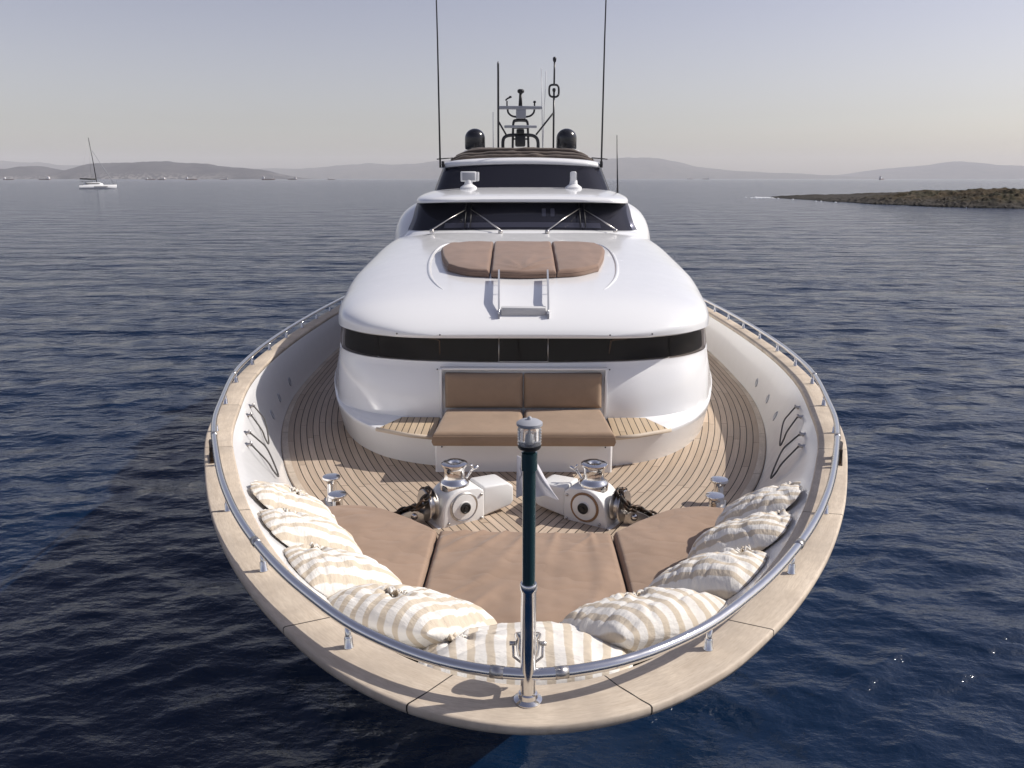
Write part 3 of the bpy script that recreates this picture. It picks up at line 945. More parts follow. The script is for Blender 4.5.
# ------------------------------------------------------------------ light pole at the stem
def light_pole():
    px, py = -.005, 3.03
    z0 = float(capz(py))
    p = MB().lathe([(.062, 0), (.062, .010), (.052, .016), (.043, .021), (.041, .04), (.033, .045), (.033, .53), (.0365, .535), (.0365, .56), (.033, .565)], (px, py, z0 + .001), n=28)
    pole = p.build('light_pole', STEEL, Y, angle=50)
    MB().lathe([(.0285, .55), (.0275, .56), (.0275, 1.065), (.033, 1.067), (.033, 1.14), (.024, 1.145), (.024, 1.16)], (px, py, z0 + .001), n=28).build('pole_tube', POLEGREEN, pole, angle=50)
    MB().lathe([(.042, 0), (.047, .008), (.047, .016), (.038, .018)], (px, py, z0 + 1.158), n=24).build('lamp_base', BLACK, pole, angle=40)
    g = [(.043, 0)]
    for k in range(6):
        g += [(.0485, .003 + k * .012), (.0445, .009 + k * .012)]
    g += [(.044, .078)]
    MB().lathe(g, (px, py, z0 + 1.175), n=28).build('lamp_lens', LAMPG, pole)
    MB().lathe([(.047, 0), (.052, .004), (.052, .014), (.038, .023), (.010, .027), (.008, .036), (.002, .04)], (px, py, z0 + 1.252), n=28).build('lamp_cap', GREYP, pole, angle=50)
    MB().lathe([(.010, 0), (.013, .015), (.010, .04), (.003, .05)], (px, py, z0 + 1.18), n=12).build('bulb', WHITEP, pole)
    # deck floodlight clamped on the rail just behind the pole
    c = Vector((px, 3.15, z0 + .205))
    MB().lathe([(.018, -.072), (.036, -.066), (.047, -.05), (.053, -.02), (.054, .02), (.060, .026), (.060, .042), (.05, .048)], c, axis=(0, .55, .83), n=24).build('deck_lamp', STEEL, pole, angle=50)
    b = MB()
    b.tube([c + Vector((-.066, 0, .0)), c + Vector((-.064, -.01, -.06)), c + Vector((-.02, -.03, -.085)), c + Vector((.02, -.03, -.085)), c + Vector((.064, -.01, -.06)), c + Vector((.066, 0, .0))], .006, 8)
    b.tube([c + Vector((-.082, 0, .0)), c + Vector((-.054, 0, 0))], .010, 10).tube([c + Vector((.082, 0, 0)), c + Vector((.054, 0, 0))], .010, 10)
    b.tube([c + Vector((0, -.03, -.085)), (px, 3.03, z0 + .13)], .010, 8)
    b.build('lamp_bracket', STEELB, pole)
light_pole()

# ------------------------------------------------------------------ deckhouse
LB = Curve([(0, 8.33), (.95, 8.42), (1.55, 8.75), (1.9, 9.15), (2.22, 9.75), (2.5, 10.6), (2.7, 11.4), (2.85, 12.6), (2.93, 14.5), (2.97, 18), (2.97, 26)])
LT = Curve([(0, 8.22), (.97, 8.31), (1.55, 8.55), (1.95, 8.96), (2.24, 9.48), (2.53, 10.4), (2.73, 11.3), (2.86, 12.5), (2.93, 14.5), (2.96, 18), (2.96, 26)])
UL = Curve([(0, 8.97), (.7, 8.97), (1.32, 9.0), (1.84, 9.2), (2.2, 9.56), (2.5, 10.35), (2.7, 11.2), (2.84, 12.5), (2.91, 14.5), (2.93, 18), (2.93, 26)])
UM = Curve([(0, 8.98), (.7, 8.99), (1.4, 9.06), (1.93, 9.3), (2.27, 9.72), (2.46, 10.4), (2.64, 11.3), (2.77, 12.5), (2.85, 14.5), (2.85, 18), (2.85, 26)])
UW = Curve([(0, 9.06), (.7, 9.08), (1.4, 9.19), (1.92, 9.42), (2.25, 9.80), (2.42, 10.4), (2.58, 11.3), (2.70, 12.5), (2.78, 14.5), (2.8, 18), (2.8, 26)])
UT = Curve([(0, 9.10), (.7, 9.12), (1.38, 9.22), (1.88, 9.44), (2.20, 9.79), (2.37, 10.4), (2.53, 11.3), (2.63, 12.5), (2.66, 14.5), (2.67, 18), (2.67, 26)])
HQ = np.concatenate([np.linspace(-1, -.34, 30), np.linspace(-.34, .34, 170)[1:-1], np.linspace(.34, 1, 30)])
def cpts(c, z, q=HQ):
    p = c.at(np.asarray(q) * c.L)
    zz = np.full(len(p), z) if np.isscalar(z) else z
    return np.stack([p[:, 0], p[:, 1], zz], -1)

def build_house():
    m = MB()
    lb, lt = cpts(LB, 2.56), cpts(LT, 3.045)
    ul, um, uw = cpts(UL, 3.075), cpts(UM, 3.42), cpts(UW, 3.715)
    rows = [lb, lerp(lb, lt, .3), lerp(lb, lt, .65), lerp(lb, lt, .93), lt, lt + (ul - lt) * .012 + [0, 0, .014], lt + (ul - lt) * .06 + [0, 0, .020]]
    rows += [lerp(lt, ul, .5) + [0, 0, .01], lerp(lt, ul, .93), ul + (um - ul) * .02 + [0, 0, .004]]
    for t in np.linspace(.12, 1, 8):
        # quadratic through ul, um, uw
        a = (1 - t) * (1 - 2 * t) * ul + 4 * t * (1 - t) * um + t * (2 * t - 1) * uw
        rows.append(a)
    ins = uw.copy(); ins[:, 0] *= .975; ins[:, 1] += .05; ins[:, 2] = 3.735
    rows += [uw + [0, 0, .012], lerp(uw, ins, .5) + [0, 0, .012], ins]
    h = m.grid(rows).build('deckhouse', WHITE, Y, angle=38)
    tag(h, None)
    # dark liner behind the glass
    a, b = cpts(UW, 3.72), cpts(UT, 4.06)
    for r in (a, b):
        r[:, 0] *= .98; r[:, 1] += .04
    MB().grid([a, b]).build('window_liner', BLACK, h)
    # blinds and window reveals standing just inside the glass
    bl = MB()
    for k, z in enumerate((3.79, 3.83, 3.87, 3.93, 3.97)):
        bl.box((0, 9.108 + (z - 3.72) * .12, z), (.50, .012, .016 if k < 3 else .022))
    bl.build('window_blind', GREYP, h)
    for x0, x1, y0_, y1_ in ((-1.62, -.98, 9.36, 9.155), (1.0, 1.6, 9.16, 9.35)):
        f_ = MB()
        pts = [(x0, y0_, 3.80), (x0 + .02, y0_, 3.965), (x0 + .07, y0_ - .01, 3.985), (x1 - .05, y1_ + .012, 3.985), (x1, y1_, 3.965), (x1, y1_, 3.80)]
        f_.tube([(p[0], p[1] + .012, p[2]) for p in pts], .010, 6)
        f_.build('window_reveal', mat('cabin_trim', (.30, .21, .14), .5), h)
    # panes (curved, real thickness)
    def pane(q0, q1, mt, n=26, z0=3.738, z1=4.045, th=.012):
        q = np.linspace(q0, q1, n)
        A = cpts(UW, z0, q); B = cpts(UT, z1, q)
        Ai, Bi = A.copy(), B.copy()
        for r in (Ai, Bi): r[:, 0] *= (1 - th / 2.2); r[:, 1] += th
        mb = MB().grid([Ai, A, lerp(A, B, .5), B, Bi])
        return mb.build('window_pane', mt, h, angle=30)
    xq = lambda x: float(np.interp(x, UW.X[:600], UW.q[:600])) / UW.L
    q1, q2, q3 = xq(.285), xq(1.73), xq(2.235)
    g = .0007
    pane(-q1 + g, q1 - g, GLASS_SALOON)
    for s_ in (-1, 1):
        pane(*sorted((s_ * (q1 + g), s_ * (q2 - g))), GLASS_SALOON)
        pane(*sorted((s_ * (q2 + g), s_ * (q3 + .004))), GLASS_SALOON)
        pane(*sorted((s_ * (q3 + .006), s_ * .45)), GLASS_SALOON, 16)
        pane(*sorted((s_ * .452, s_ * .98)), GLASS_SALOON, 16)
    fr = MB()
    for x_ in (-.285, .285):
        qa = xq(abs(x_)) * (1 if x_ > 0 else -1)
        A = cpts(UW, 3.738, [qa])[0]; B = cpts(UT, 4.04, [qa])[0]
        fr.tube([A + [0, -.004, 0], B + [0, -.004, 0]], .006, 6)
    A = cpts(UW, 3.742, np.linspace(-q1, q1, 8)) + [0, -.004, 0]
    fr.tube(A, .006, 6)
    fr.build('window_frame', STEELB, h)
    # tread ledges each side of the bench: teak with a nosing
    for s_ in (-1, 1):
        poly = [(s_ * .975, 8.26), (s_ * 1.24, 8.34), (s_ * 1.62, 8.545), (s_ * 1.42, 8.965), (s_ * .975, 8.955)]
        if s_ > 0: poly = poly[::-1]
        st = MB().prism(poly, 3.055, 3.098, .006).build('teak_step', TEAKSTEP, h, angle=40)
        ed = [np.array((s_ * .975, 8.25, 3.078)), np.array((s_ * 1.24, 8.328, 3.078)), np.array((s_ * 1.645, 8.548, 3.078))]
        MB().tube(ed, .024, 10).build('step_nosing', TEAKCAP, st)
    # bench base and back frame
    b = MB().box((0, 8.60, 2.83), (1.92, .84, .47), bev=.03, seg=3)
    bb = b.build('bench_base', WHITE, h, angle=35)
    f = MB()
    f.box((-.955, 8.985, 3.38), (.03, .10, .60), bev=.008).box((.955, 8.985, 3.38), (.03, .10, .60), bev=.008).box((0, 9.0, 3.675), (1.94, .09, .025), bev=.008)
    f.build('bench_frame', WHITE, h, angle=35)
    bo = MB()
    for x_ in (-1.0, 1.0, -.88, .88):
        z = 3.655 if abs(x_) > .95 else 3.0
        y = 9.035 if z > 3.3 else 8.176
        bo.lathe([(.009, 0), (.008, .006), (.002, .008)], (x_, y, z), (0, -1, 0), 8)
    bo.build('bolt', DARKM, h)
    return h
house = build_house()

# coach roof ---------------------------------------------------------------
RY = [8.93, 8.945, 8.98, 9.05, 9.16, 9.3, 9.62, 10.0, 10.6, 12.0, 13.5, 14.8, 17, 26]
RH = [1.03, 1.19, 1.38, 1.59, 1.82, 1.99, 2.23, 2.34, 2.44, 2.58, 2.64, 2.67, 2.68, 2.68]
RC = [4.085, 4.108, 4.143, 4.192, 4.252, 4.313, 4.405, 4.470, 4.540, 4.660, 4.780, 4.880, 4.95, 4.95]
RE_ = 4.07
def roof_hw(y): return pchip(RY, RH, y)
def roof_zc(y): return pchip(RY, RC, y)
def roof_n(y): return np.interp(y, [9, 10, 11, 12, 15], [3.4, 3.0, 3.0, 3.5, 3.6])
def roof_z(x, y):
    x = np.asarray(x, float); y = np.asarray(y, float)
    n = roof_n(y); hw = roof_hw(y); zc = roof_zc(y)
    e = np.clip(np.abs(x) / hw, 0, 1)
    return RE_ + (zc - RE_) * (1 - e ** n) ** (1 / n)
def build_roof():
    ys = np.concatenate([[8.93, 8.934, 8.945, 8.96, 8.98, 9.01, 9.05, 9.1, 9.16, 9.23], np.linspace(9.3, 10.6, 18), np.linspace(10.7, 15.6, 44), np.linspace(16, 26, 12)])
    ph = np.linspace(-1, 1, 81)
    rows = []
    for y in ys:
        n = float(roof_n(y)); hw = float(roof_hw(y)); zc = float(roof_zc(y))
        a = ph * math.pi / 2
        x = hw * np.sign(np.sin(a)) * np.abs(np.sin(a)) ** (2 / n)
        z = RE_ + (zc - RE_) * np.abs(np.cos(a)) ** (2 / n)
        rows.append(np.stack([x, np.full_like(x, y), z], -1))
    m = MB().grid(rows)
    # eave rim and soffit
    rim = [r[0] for r in rows][::-1] + [np.array((x, 8.93, RE_ + .015)) for x in np.linspace(-1.0, 1.0, 41)][1:-1] + [r[-1] for r in rows]
    rim = np.array(rim)
    front = rows[0]
    # the front station closes down to the eave: a short vertical lip
    low = rim.copy(); low[:, 2] = RE_ - .012
    d = rim[:, :2].copy()
    low2 = low.copy(); low2[:, 0] *= .985; low2[:, 1] += .012; low2[:, 2] = RE_ - .03
    soff = low2.copy(); soff[:, 0] *= .90; soff[:, 1] += .26; soff[:, 2] = RE_ - .028
    rimt = rim.copy(); rimt[:, 2] = RE_
    lip = np.array([[np.array((x, 8.93, z)) for x in front[:, 0]] for z in (RE_,)])
    m.grid([front, np.stack([front[:, 0], front[:, 1], np.full(len(front), RE_)], -1)])
    m.grid([rimt, low, low2, soff])
    return m.build('coach_roof', WHITE, Y, angle=42)
roof = build_roof()
rb = MB()
for x_ in (-1.45, -.95, .98, 1.47):
    y_ = float(np.interp(abs(x_), RH[:7], RY[:7])) - .004
    rb.lathe([(.010, 0), (.009, .006), (.002, .008)], (x_, y_, RE_ + .012), (0, -1, 0), 8)
rb.build('bolt', DARKM, roof)

# raised moulding round the roof pad
for s_ in (-1, 1):
    pts = []
    for u_, y in ((1.02, 13.75), (1.2, 13.72), (1.42, 13.5), (1.52, 13.0), (1.52, 12.2), (1.46, 11.5), (1.36, 10.9), (1.22, 10.45), (1.1, 10.2)):
        pts.append((s_ * (u_ * .90), y - .25))
    P = np.array(pts); k = np.linspace(0, len(P) - 1, 50)
    X_ = Curve._cr(np.arange(len(P)).astype(float), P[:, 0], k); Y_ = Curve._cr(np.arange(len(P)).astype(float), P[:, 1], k)
    rad = .026 * np.sin(np.pi * np.linspace(.02, .98, 50)) ** .5 + .005
    MB().tube(np.stack([X_, Y_, roof_z(X_, Y_) - .012], -1), list(rad), 12).build('roof_moulding', WHITE, roof)

# ladder on the roof: two flat raised hand rails and a step
def build_ladder():
    lad = MB()
    y0, y1 = 9.12, 10.4
    zs = lambda y, x=.3: float(roof_z(x, y))
    lad.box((0, 9.24, zs(9.24) + .02), (.52, .13, .09), bev=.012)
    ob = lad.build('roof_step', mat('step_grey', (0.55, 0.55, 0.55), .5), roof, angle=40)
    for s_ in (-1, 1):
        m = MB()
        xs = lambda y: s_ * (.285 - .02 * (y - y0) / (y1 - y0) + (.05 * (y - y0) / (y1 - y0)))
        ys = np.linspace(y0, y1, 24)
        h = .105 * np.clip((ys - y0) / .35, 0.12, 1) ** .7
        A = [np.array((xs(y), y, zs(y) + hh_)) for y, hh_ in zip(ys, h)]
        hgt = .036
        P = [[a + [-.011, 0, -hgt], a + [.011, 0, -hgt], a + [.011, 0, hgt], a + [-.011, 0, hgt]] for a in A]
        m.grid(P, closed=True); m.add(P[0], [(0, 1, 2, 3)]); m.add(P[-1], [(3, 2, 1, 0)])
        hr = m.build('hand_rail', GREYP, roof, angle=35)
        for y in (9.16, 9.75, 10.15, 10.37):
            MB().tube([(xs(y), y, zs(y) - .01), (xs(y), y, zs(y) + .08)], .010, 8).build('rail_post', STEEL, hr)
build_ladder()

# wheelhouse shoulders behind the windscreen ---------------------------------
def superloft(name, st, material, parent, nphi=61, angle=45):
    """st: (y, half width, eave z, crown z, exponent)"""
    rows = []
    a = np.linspace(-1, 1, nphi) * math.pi / 2
    for y, hw, ze, zc, n in st:
        x = hw * np.sign(np.sin(a)) * np.abs(np.sin(a)) ** (2 / n)
        z = ze + (zc - ze) * np.abs(np.cos(a)) ** (2 / n)
        rows.append(np.stack([x, np.full_like(x, y), z], -1))
    m = MB().grid(rows)
    for r, fl in ((rows[0], True), (rows[-1], False)):
        q = tuple(range(nphi)); m.add(r, [q[::-1] if fl else q])
    # underside
    for r0, r1 in zip(rows[:-1], rows[1:]):
        m.add([r0[0], r0[-1], r1[-1], r1[0]], [(0, 1, 2, 3)])
    return m.build(name, material, parent, angle=angle)
def dense(st, n=40):
    A = np.array(st, float); y = A[:, 0]
    t = np.concatenate([np.linspace(y[0], y[0] + (y[-1] - y[0]) * .25, n), np.linspace(y[0] + (y[-1] - y[0]) * .25, y[-1], 14)[1:]])
    return [tuple([q] + [float(pchip(y, A[:, k], q)) for k in range(1, 5)]) for q in t]
wheel = superloft('wheelhouse', dense([(15.5, 2.0, 3.6, 4.86, 4.5), (15.56, 2.16, 3.6, 5.0, 4.6), (15.7, 2.32, 3.6, 5.14, 4.8), (16.0, 2.5, 3.6, 5.30, 5), (16.5, 2.63, 3.6, 5.42, 5), (17.2, 2.70, 3.6, 5.47, 5), (20, 2.72, 3.6, 5.50, 5), (26, 2.72, 3.6, 5.50, 5)]), WHITE, Y)

WB = Curve([(0.000, 14.70), (0.675, 14.72), (1.254, 14.82), (1.689, 15.0), (1.978, 15.22), (2.200, 15.7), (2.297, 16.6)])
WT = Curve([(0.000, 15.42), (0.675, 15.44), (1.254, 15.52), (1.660, 15.66), (1.911, 15.84), (2.065, 16.2), (2.142, 17.0)])
def screen(name, cb, zb, ct, zt, splits, parent, mt):
    root = None
    allq = [-1.0] + splits + [1.0]
    out = []
    for q0, q1 in zip(allq[:-1], allq[1:]):
        q = np.linspace(q0 + .0012, q1 - .0012, 30)
        A = cpts(cb, 0, q); B = cpts(ct, 0, q)
        A[:, 2] = zb(A[:, 0]); B[:, 2] = zt(B[:, 0])
        Ai = A + [0, .03, -.01]; Bi = B + [0, .03, -.01]
        out.append(MB().grid([Ai, A, lerp(A, B, .33), lerp(A, B, .67), B, Bi]).build('window_pane', mt, parent, angle=30))
    q = np.linspace(-1, 1, 80)
    A = cpts(cb, 0, q); B = cpts(ct, 0, q)
    A[:, 2] = zb(A[:, 0]) - .01; B[:, 2] = zt(B[:, 0]) + .01
    for r in (A, B): r[:, 0] *= .985; r[:, 1] += .11
    MB().grid([A, B]).build('window_liner', BLACK, parent)
    return out
wxq = lambda c, x: float(np.interp(x, c.X, c.q)) / c.L
screen('windscreen', WB, lambda x: 4.895 - .012 * x ** 2, WT, lambda x: 5.40 - .018 * x ** 2, [-wxq(WB, 1.0), wxq(WB, 1.12)], wheel, GLASS)
# dashboard and a helm chair seen through the windscreen
q_ = np.linspace(-.42, .42, 30)
dA = cpts(WB, 0, q_); dT = cpts(WT, 0, q_)
d0, d1 = lerp(dA, dT, .10), lerp(dA, dT, .26)
for r, t_ in ((d0, .10), (d1, .26)): r[:, 2] = (4.895 - .012 * r[:, 0] ** 2) * (1 - t_) + (5.40 - .018 * r[:, 0] ** 2) * t_; r[:, 1] += .05
MB().grid([d0, d1, d1 + [0, .03, 0], d0 + [0, .03, 0]]).build('dashboard', GREYP, wheel)
for x_ in (.40, .56):
    MB().box((x_, 15.20, 5.19), (.075, .03, .20), Matrix.Rotation(R(-50), 3, 'X') @ Matrix.Rotation(R(0), 3, 'Z'), .012).build('helm_chair', WHITEP, wheel)
# sill in front of the windscreen
sill = []
q = np.linspace(-.74, .74, 80)
A = cpts(WB, 0, q); A[:, 2] = 4.90 - .012 * A[:, 0] ** 2
for off, dz in ((.0, .004), (-.05, -.004), (-.16, -.02), (-.3, -.1)):
    r = A.copy(); n_ = WB.normal(q * WB.L); k_ = 1 - np.abs(q / .74)[:, None] ** 6; r[:, :2] += n_ * off * k_; r[:, 2] += dz
    sill.append(r)
MB().grid(sill).build('windscreen_sill', WHITE, wheel)
q = np.linspace(-1, 1, 80)

visor = superloft('wheelhouse_roof', dense([(15.17, 1.219, 5.385, 5.43, 4), (15.19, 1.462, 5.375, 5.455, 4), (15.25, 1.638, 5.365, 5.475, 3.8), (15.4, 1.814, 5.355, 5.505, 3.5), (15.65, 1.960, 5.345, 5.535, 3.2), (16.1, 2.077, 5.34, 5.575, 3.0), (17.0, 2.165, 5.34, 5.625, 2.8), (18.5, 2.223, 5.34, 5.65, 2.8), (26, 2.242, 5.34, 5.65, 2.8)]), WHITE, Y)

# flybridge coaming, windscreen, cover -----------------------------------------
FB = Curve([(0.000, 16.98), (0.675, 17.0), (1.254, 17.1), (1.563, 17.22), (1.756, 17.42), (1.891, 17.9), (1.978, 19.0)])
FT = Curve([(0.000, 17.62), (0.675, 17.64), (1.158, 17.72), (1.448, 17.84), (1.621, 18.0), (1.737, 18.4), (1.814, 19.4)])
fly = MB()
A = cpts(FT, 0, q); B = cpts(FB, 0, q)
fz = lambda x: 6.12 - .022 * x ** 2
n_ = FT.normal(q * FT.L)
rows = []
for off, dz in ((-.02, -.03), (-.045, 0.0), (-.04, .04), (-.01, .075), (.06, .105), (.16, .12), (.30, .125), (.32, .0), (.32, -.6)):
    r = A.copy(); r[:, :2] += n_ * off; r[:, 2] = fz(A[:, 0]) + dz - .03 * (np.abs(A[:, 0]) > 1.5) * (np.abs(A[:, 0]) - 1.5)
    rows.append(r)
flyo = fly.grid(rows).build('flybridge', WHITE, Y)
screen('fly', FB, lambda x: 5.60 - .012 * x ** 2, FT, lambda x: fz(x), [-wxq(FB, 1.03), wxq(FB, 1.03)], flyo, GLASS)
# flybridge deck and aft bulk
fb2 = MB()
fb2.box((0, 22.3, 5.72), (3.3, 6.8, .10), bev=.03)
for s_ in (-1, 1):
    fb2.box((s_ * 1.62, 22.5, 5.9), (.14, 6.6, .5), bev=.05)
fb2.build('flybridge_deck', WHITE, Y, angle=40)

# folded awning laid in an arc over the coaming
def awning():
    rr = random.Random(2)
    root_m = MB()
    base = []
    specs = [(18.05, 6.265, .055, 1.62), (18.12, 6.33, .05, 1.55), (18.28, 6.32, .065, 1.56), (18.33, 6.41, .05, 1.45), (18.5, 6.40, .07, 1.42), (18.45, 6.28, .07, 1.6)]
    for k, (y, z, r, hw) in enumerate(specs):
        xs = np.linspace(-hw, hw, 60)
        P, rs = [], []
        for x in xs:
            e = abs(x) / hw
            zz = z - .30 * max(0, e - .72) ** 1.5 * 2.2 - .02 * x * x + .018 * noise.noise(Vector((x * 2.6, k * 3.1, 0)))
            yy = y + .10 * x * x * .35 + .03 * noise.noise(Vector((x * 3.1, k * 5.7, 4)))
            P.append((x, yy, zz)); rs.append(r * (1 + .35 * noise.noise(Vector((x * 5, k * 7.7, 9)))) * (1 - .35 * e ** 6))
        root_m.tube(P, rs, 10)
    return root_m.build('folded_awning', AWNING, Y)
awning()
# chrome thin bars each side, and nav lamps
for s_ in (-1, 1):
    MB().tube([(s_ * 1.52, 18.2, 6.24), (s_ * 1.86, 18.1, 6.21)], .012, 6).build('awning_bar', DARKM, flyo)
    MB().box((s_ * 1.72, 18.02, 6.10), (.06, .08, .14), bev=.015).build('side_lamp', BLACK, flyo)

# radar arch and its equipment ----------------------------------------------------
def arch():
    m = MB()
    m.box((0, 21.2, 6.42), (2.9, .9, .13), bev=.05, seg=3)
    for s_ in (-1, 1):
        m.box((s_ * 1.34, 21.4, 6.05), (.16, .8, .75), bev=.05)
    a = m.build('radar_arch', WHITE, Y, angle=40)
    return a
arch_o = arch()
def pxz(u, v, d=21.0):
    x, z = survey(u, v, d)
    return Vector((x, d, z))
for u in (475, 566.5):
    x = survey(u, 140, 21)[0]
    p = [(.20, 0), (.245, .02), (.255, .06), (.255, .28)]
    for t in np.linspace(.1, 1, 9): p.append((.255 * math.cos(t * math.pi / 2), .28 + .235 * math.sin(t * math.pi / 2)))
    d_ = MB().lathe(p, (x, 21.0, 6.50), n=32).build('satellite_dome', DOME, arch_o)
    MB().lathe([(.12, -.03), (.12, .0), (.2, .004)], (x, 21.0, 6.50), n=20).build('dome_mount', WHITEP, d_)

def antenna_rig():
    d = 21.2
    mast = MB()
    def T(pts, r, n=8, obj=mast): obj.tube([pxz(u, v, d) for u, v in pts], r, n)
    def smooth(pts, k=24):
        P = np.array(pts, float); t = np.linspace(0, len(P) - 1, k)
        kk = np.arange(len(P)).astype(float)
        return list(zip(Curve._cr(kk, P[:, 0], t), Curve._cr(kk, P[:, 1], t)))
    # big hoop, ladder frame with two depths, braces
    T(smooth([(503, 151), (503, 141), (505, 137), (510, 135.3), (520, 135), (531, 135.3), (536, 137.5), (538, 142), (538, 151)], 40), .042)
    for dy in (0, .35):
        q_ = [pxz(u, v, d) + Vector((0, dy, 0)) for u, v in smooth([(512.5, 151), (513, 130), (513.5, 122), (516, 120), (525, 120), (527.5, 122), (528, 130), (528.6, 151)], 40)]
        mast.tube(q_, .028, 8)
    for v in (128, 139):
        T([(513, v), (528.3, v)], .02)
    T([(498.6, 121.6), (506, 134.5)], .022); T([(553.3, 113), (536, 134.8)], .022)
    T(smooth([(507.5, 109), (508.5, 113), (512, 116), (517, 117)], 16), .024)
    T(smooth([(534.5, 109), (533.5, 113), (530, 116), (525, 117)], 16), .024)
    mo = mast.build('radar_mast', DARKM, arch_o)
    c = pxz(520.8, 108, d)
    MB().box(c + Vector((0, -.05, 0)), (3.8, .12, .085), bev=.02).build('radar_scanner', GREYP, mo, angle=40) if False else None
    s1 = MB().box(pxz(520.6, 108, d) + Vector((0, -.08, 0)), (1.09, .13, .075), bev=.02).build('radar_scanner', GREYP, mo, angle=40)
    s2 = MB().box(pxz(520.6, 127, d) + Vector((0, -.12, 0)), (.82, .13, .062), bev=.02).build('radar_scanner', GREYP, mo, angle=40)
    MB().box(pxz(521, 113.5, d), (.25, .25, .26), bev=.03).build('scanner_housing', GREYP, mo, angle=40)
    MB().box(pxz(520.3, 141, d), (.26, .26, .28), bev=.04).box(pxz(520.3, 132, d), (.2, .2, .14), bev=.03).build('horn_box', BLACK, mo, angle=40)
    MB().tube([pxz(520.4, 107, d), pxz(520.6, 93, d)], [.05, .035], 10).lathe([(.05, 0), (.085, .03), (.085, .08), (.06, .1)], pxz(520.8, 93.5, d), n=14).build('mast_lamp', BLACK, mo)
    w = MB()
    w.tube([pxz(507, 108, d), pxz(507, 101, d)], .018, 6).tube([pxz(505.5, 100.5, d), pxz(507.5, 98.5, d), pxz(511, 97, d)], .02, 6)
    w.lathe([(.02, 0), (.045, .02), (.02, .05)], pxz(510.3, 98, d), n=8)
    w.build('wind_vane', BLACK, mo)
    MB().tube([pxz(534.5, 108, d), pxz(534.6, 102, d)], .02, 6).lathe([(.02, 0), (.04, .01), (.03, .05)], pxz(534.6, 103, d), n=8).build('wind_sensor', BLACK, mo)
    MB().tube([pxz(498.3, 151, d), pxz(498.2, 72, d), pxz(498.1, 64, d), pxz(498.1, 61.5, d)], [.026, .026, .026, .012], 8).build('antenna_pole', DARKM, arch_o)
    lp = MB()
    lp.tube([pxz(553.3, 151, d), pxz(554.0, 92, d)], .024, 8)
    lp.tube([pxz(554.1, 85, d), pxz(554.6, 61, d)], .022, 8)
    lp.lathe([(.03, 0), (.045, .05), (.045, .1), (.02, .12)], pxz(554.6, 62, d), n=10)
    lp.lathe([(.03, 0), (.045, .05), (.03, .09)], pxz(554, 92, d), n=10)
    lo = smooth([(554.2, 84.8), (557, 85.2), (558.6, 87.5), (558.6, 94), (557, 96.4), (554, 97), (551, 96.4), (549.4, 94), (549.4, 87.5), (551, 85.2)], 10)
    lp.tube([pxz(u, v, d) for u, v in smooth([(554.2, 84.8), (557, 85.2), (558.6, 87.5), (558.6, 94), (557, 96.4), (554, 97), (551, 96.4), (549.4, 94), (549.4, 87.5), (551, 85.2), (554.2, 84.8)], 44)], .026, 7)
    lp.build('loop_antenna', DARKM, arch_o)
    for pts, r in (([(493.3, 151), (493.0, 112)], .013), ([(542.6, 150), (541.4, 68)], .014), ([(542.8, 148), (544.8, 100), (546.2, 71)], .014)):
        MB().tube([pxz(u, v, d) for u, v in pts], [r * (1 if i == 0 else .6) for i in range(len(pts))], 6).build('whip_antenna', WHITEP, arch_o)
antenna_rig()
for s_, base_u in ((-1, 440.2), (1, 601.3)):
    x = survey(base_u, 165, 18.1)[0]
    b = Vector((x, 18.1, 6.03))
    w = MB().tube([b, b + Vector((0, 0, 2.6)), b + Vector((s_ * .03, 0, 6.5))], [.020, .016, .008], 8)
    w.build('whip_antenna', DARKM, flyo)
MB().tube([(2.12, 18.3, 5.45), (2.12, 18.3, 5.62), (2.07, 18.3, 6.72)], [.03, .018, .008], 6).build('whip_antenna', DARKM, visor)

# searchlights on the wheelhouse roof
def searchlight(x, y, rz, wide):
    z = 5.63
    Rz = Matrix.Rotation(rz, 3, 'Z')
    m = MB().lathe([(.17, -.05), (.17, .0), (.13, .03), (.085, .06), (.075, .13), (.06, .15)], (x, y, z), n=24)
    o = m.build('searchlight', WHITEP, visor, angle=45)
    c = Vector((x, y, z + .21))
    fr = MB()
    fr.box(c, (wide, .10, .20), Rz, .02)
    hd = fr.build('lamp_housing', WHITEP, o, angle=35)
    face = c + Rz @ Vector((0, -.055, 0))
    MB().box(face, (wide * .8, .012, .15), Rz, .004).build('lamp_glass', GREYP, hd)
    MB().box(c + Rz @ Vector((wide * .5 + .03, .02, 0)), (.05, .12, .18), Rz, .015).build('lamp_grip', WHITEP, hd, angle=35)
searchlight(-1.09, 16.75, R(8), .32)
searchlight(1.04, 16.75, R(82), .15)

# windscreen wipers
def wiper(x_base, y_base, z_base, x_tip, z_tip_t):
    b = Vector((x_base, y_base, z_base))
    yb = np.interp(abs(x_tip), WB.X, WB.Y); yt = np.interp(abs(x_tip), WT.X, WT.Y)
    lo = Vector((x_tip, yb, 4.895 - .012 * x_tip ** 2)); hi = Vector((x_tip, yt, 5.40 - .018 * x_tip ** 2))
    off = Vector((0, -.035, .05))
    t = lo.lerp(hi, z_tip_t) + off
    a = MB().lathe([(.04, -.01), (.04, .03), (.025, .05)], b, n=12).tube([b + Vector((0, 0, .04)), b.lerp(t, .5) + Vector((0, 0, .03)), t], [.013, .011, .007], 8)
    o = a.build('wiper_arm', STEELB, wheel)
    MB().tube([lo.lerp(hi, .06) + off * .7, lo.lerp(hi, .94) + off * .7], .011, 6).build('wiper_blade', BLACK, o)
wiper(-1.63, 14.62, 4.87, -1.05, .62)
wiper(-.39, 14.45, 4.87, -.95, .62)
wiper(.44, 14.42, 4.87, 1.06, .66)
wiper(1.68, 14.7, 4.87, 1.15, .62)

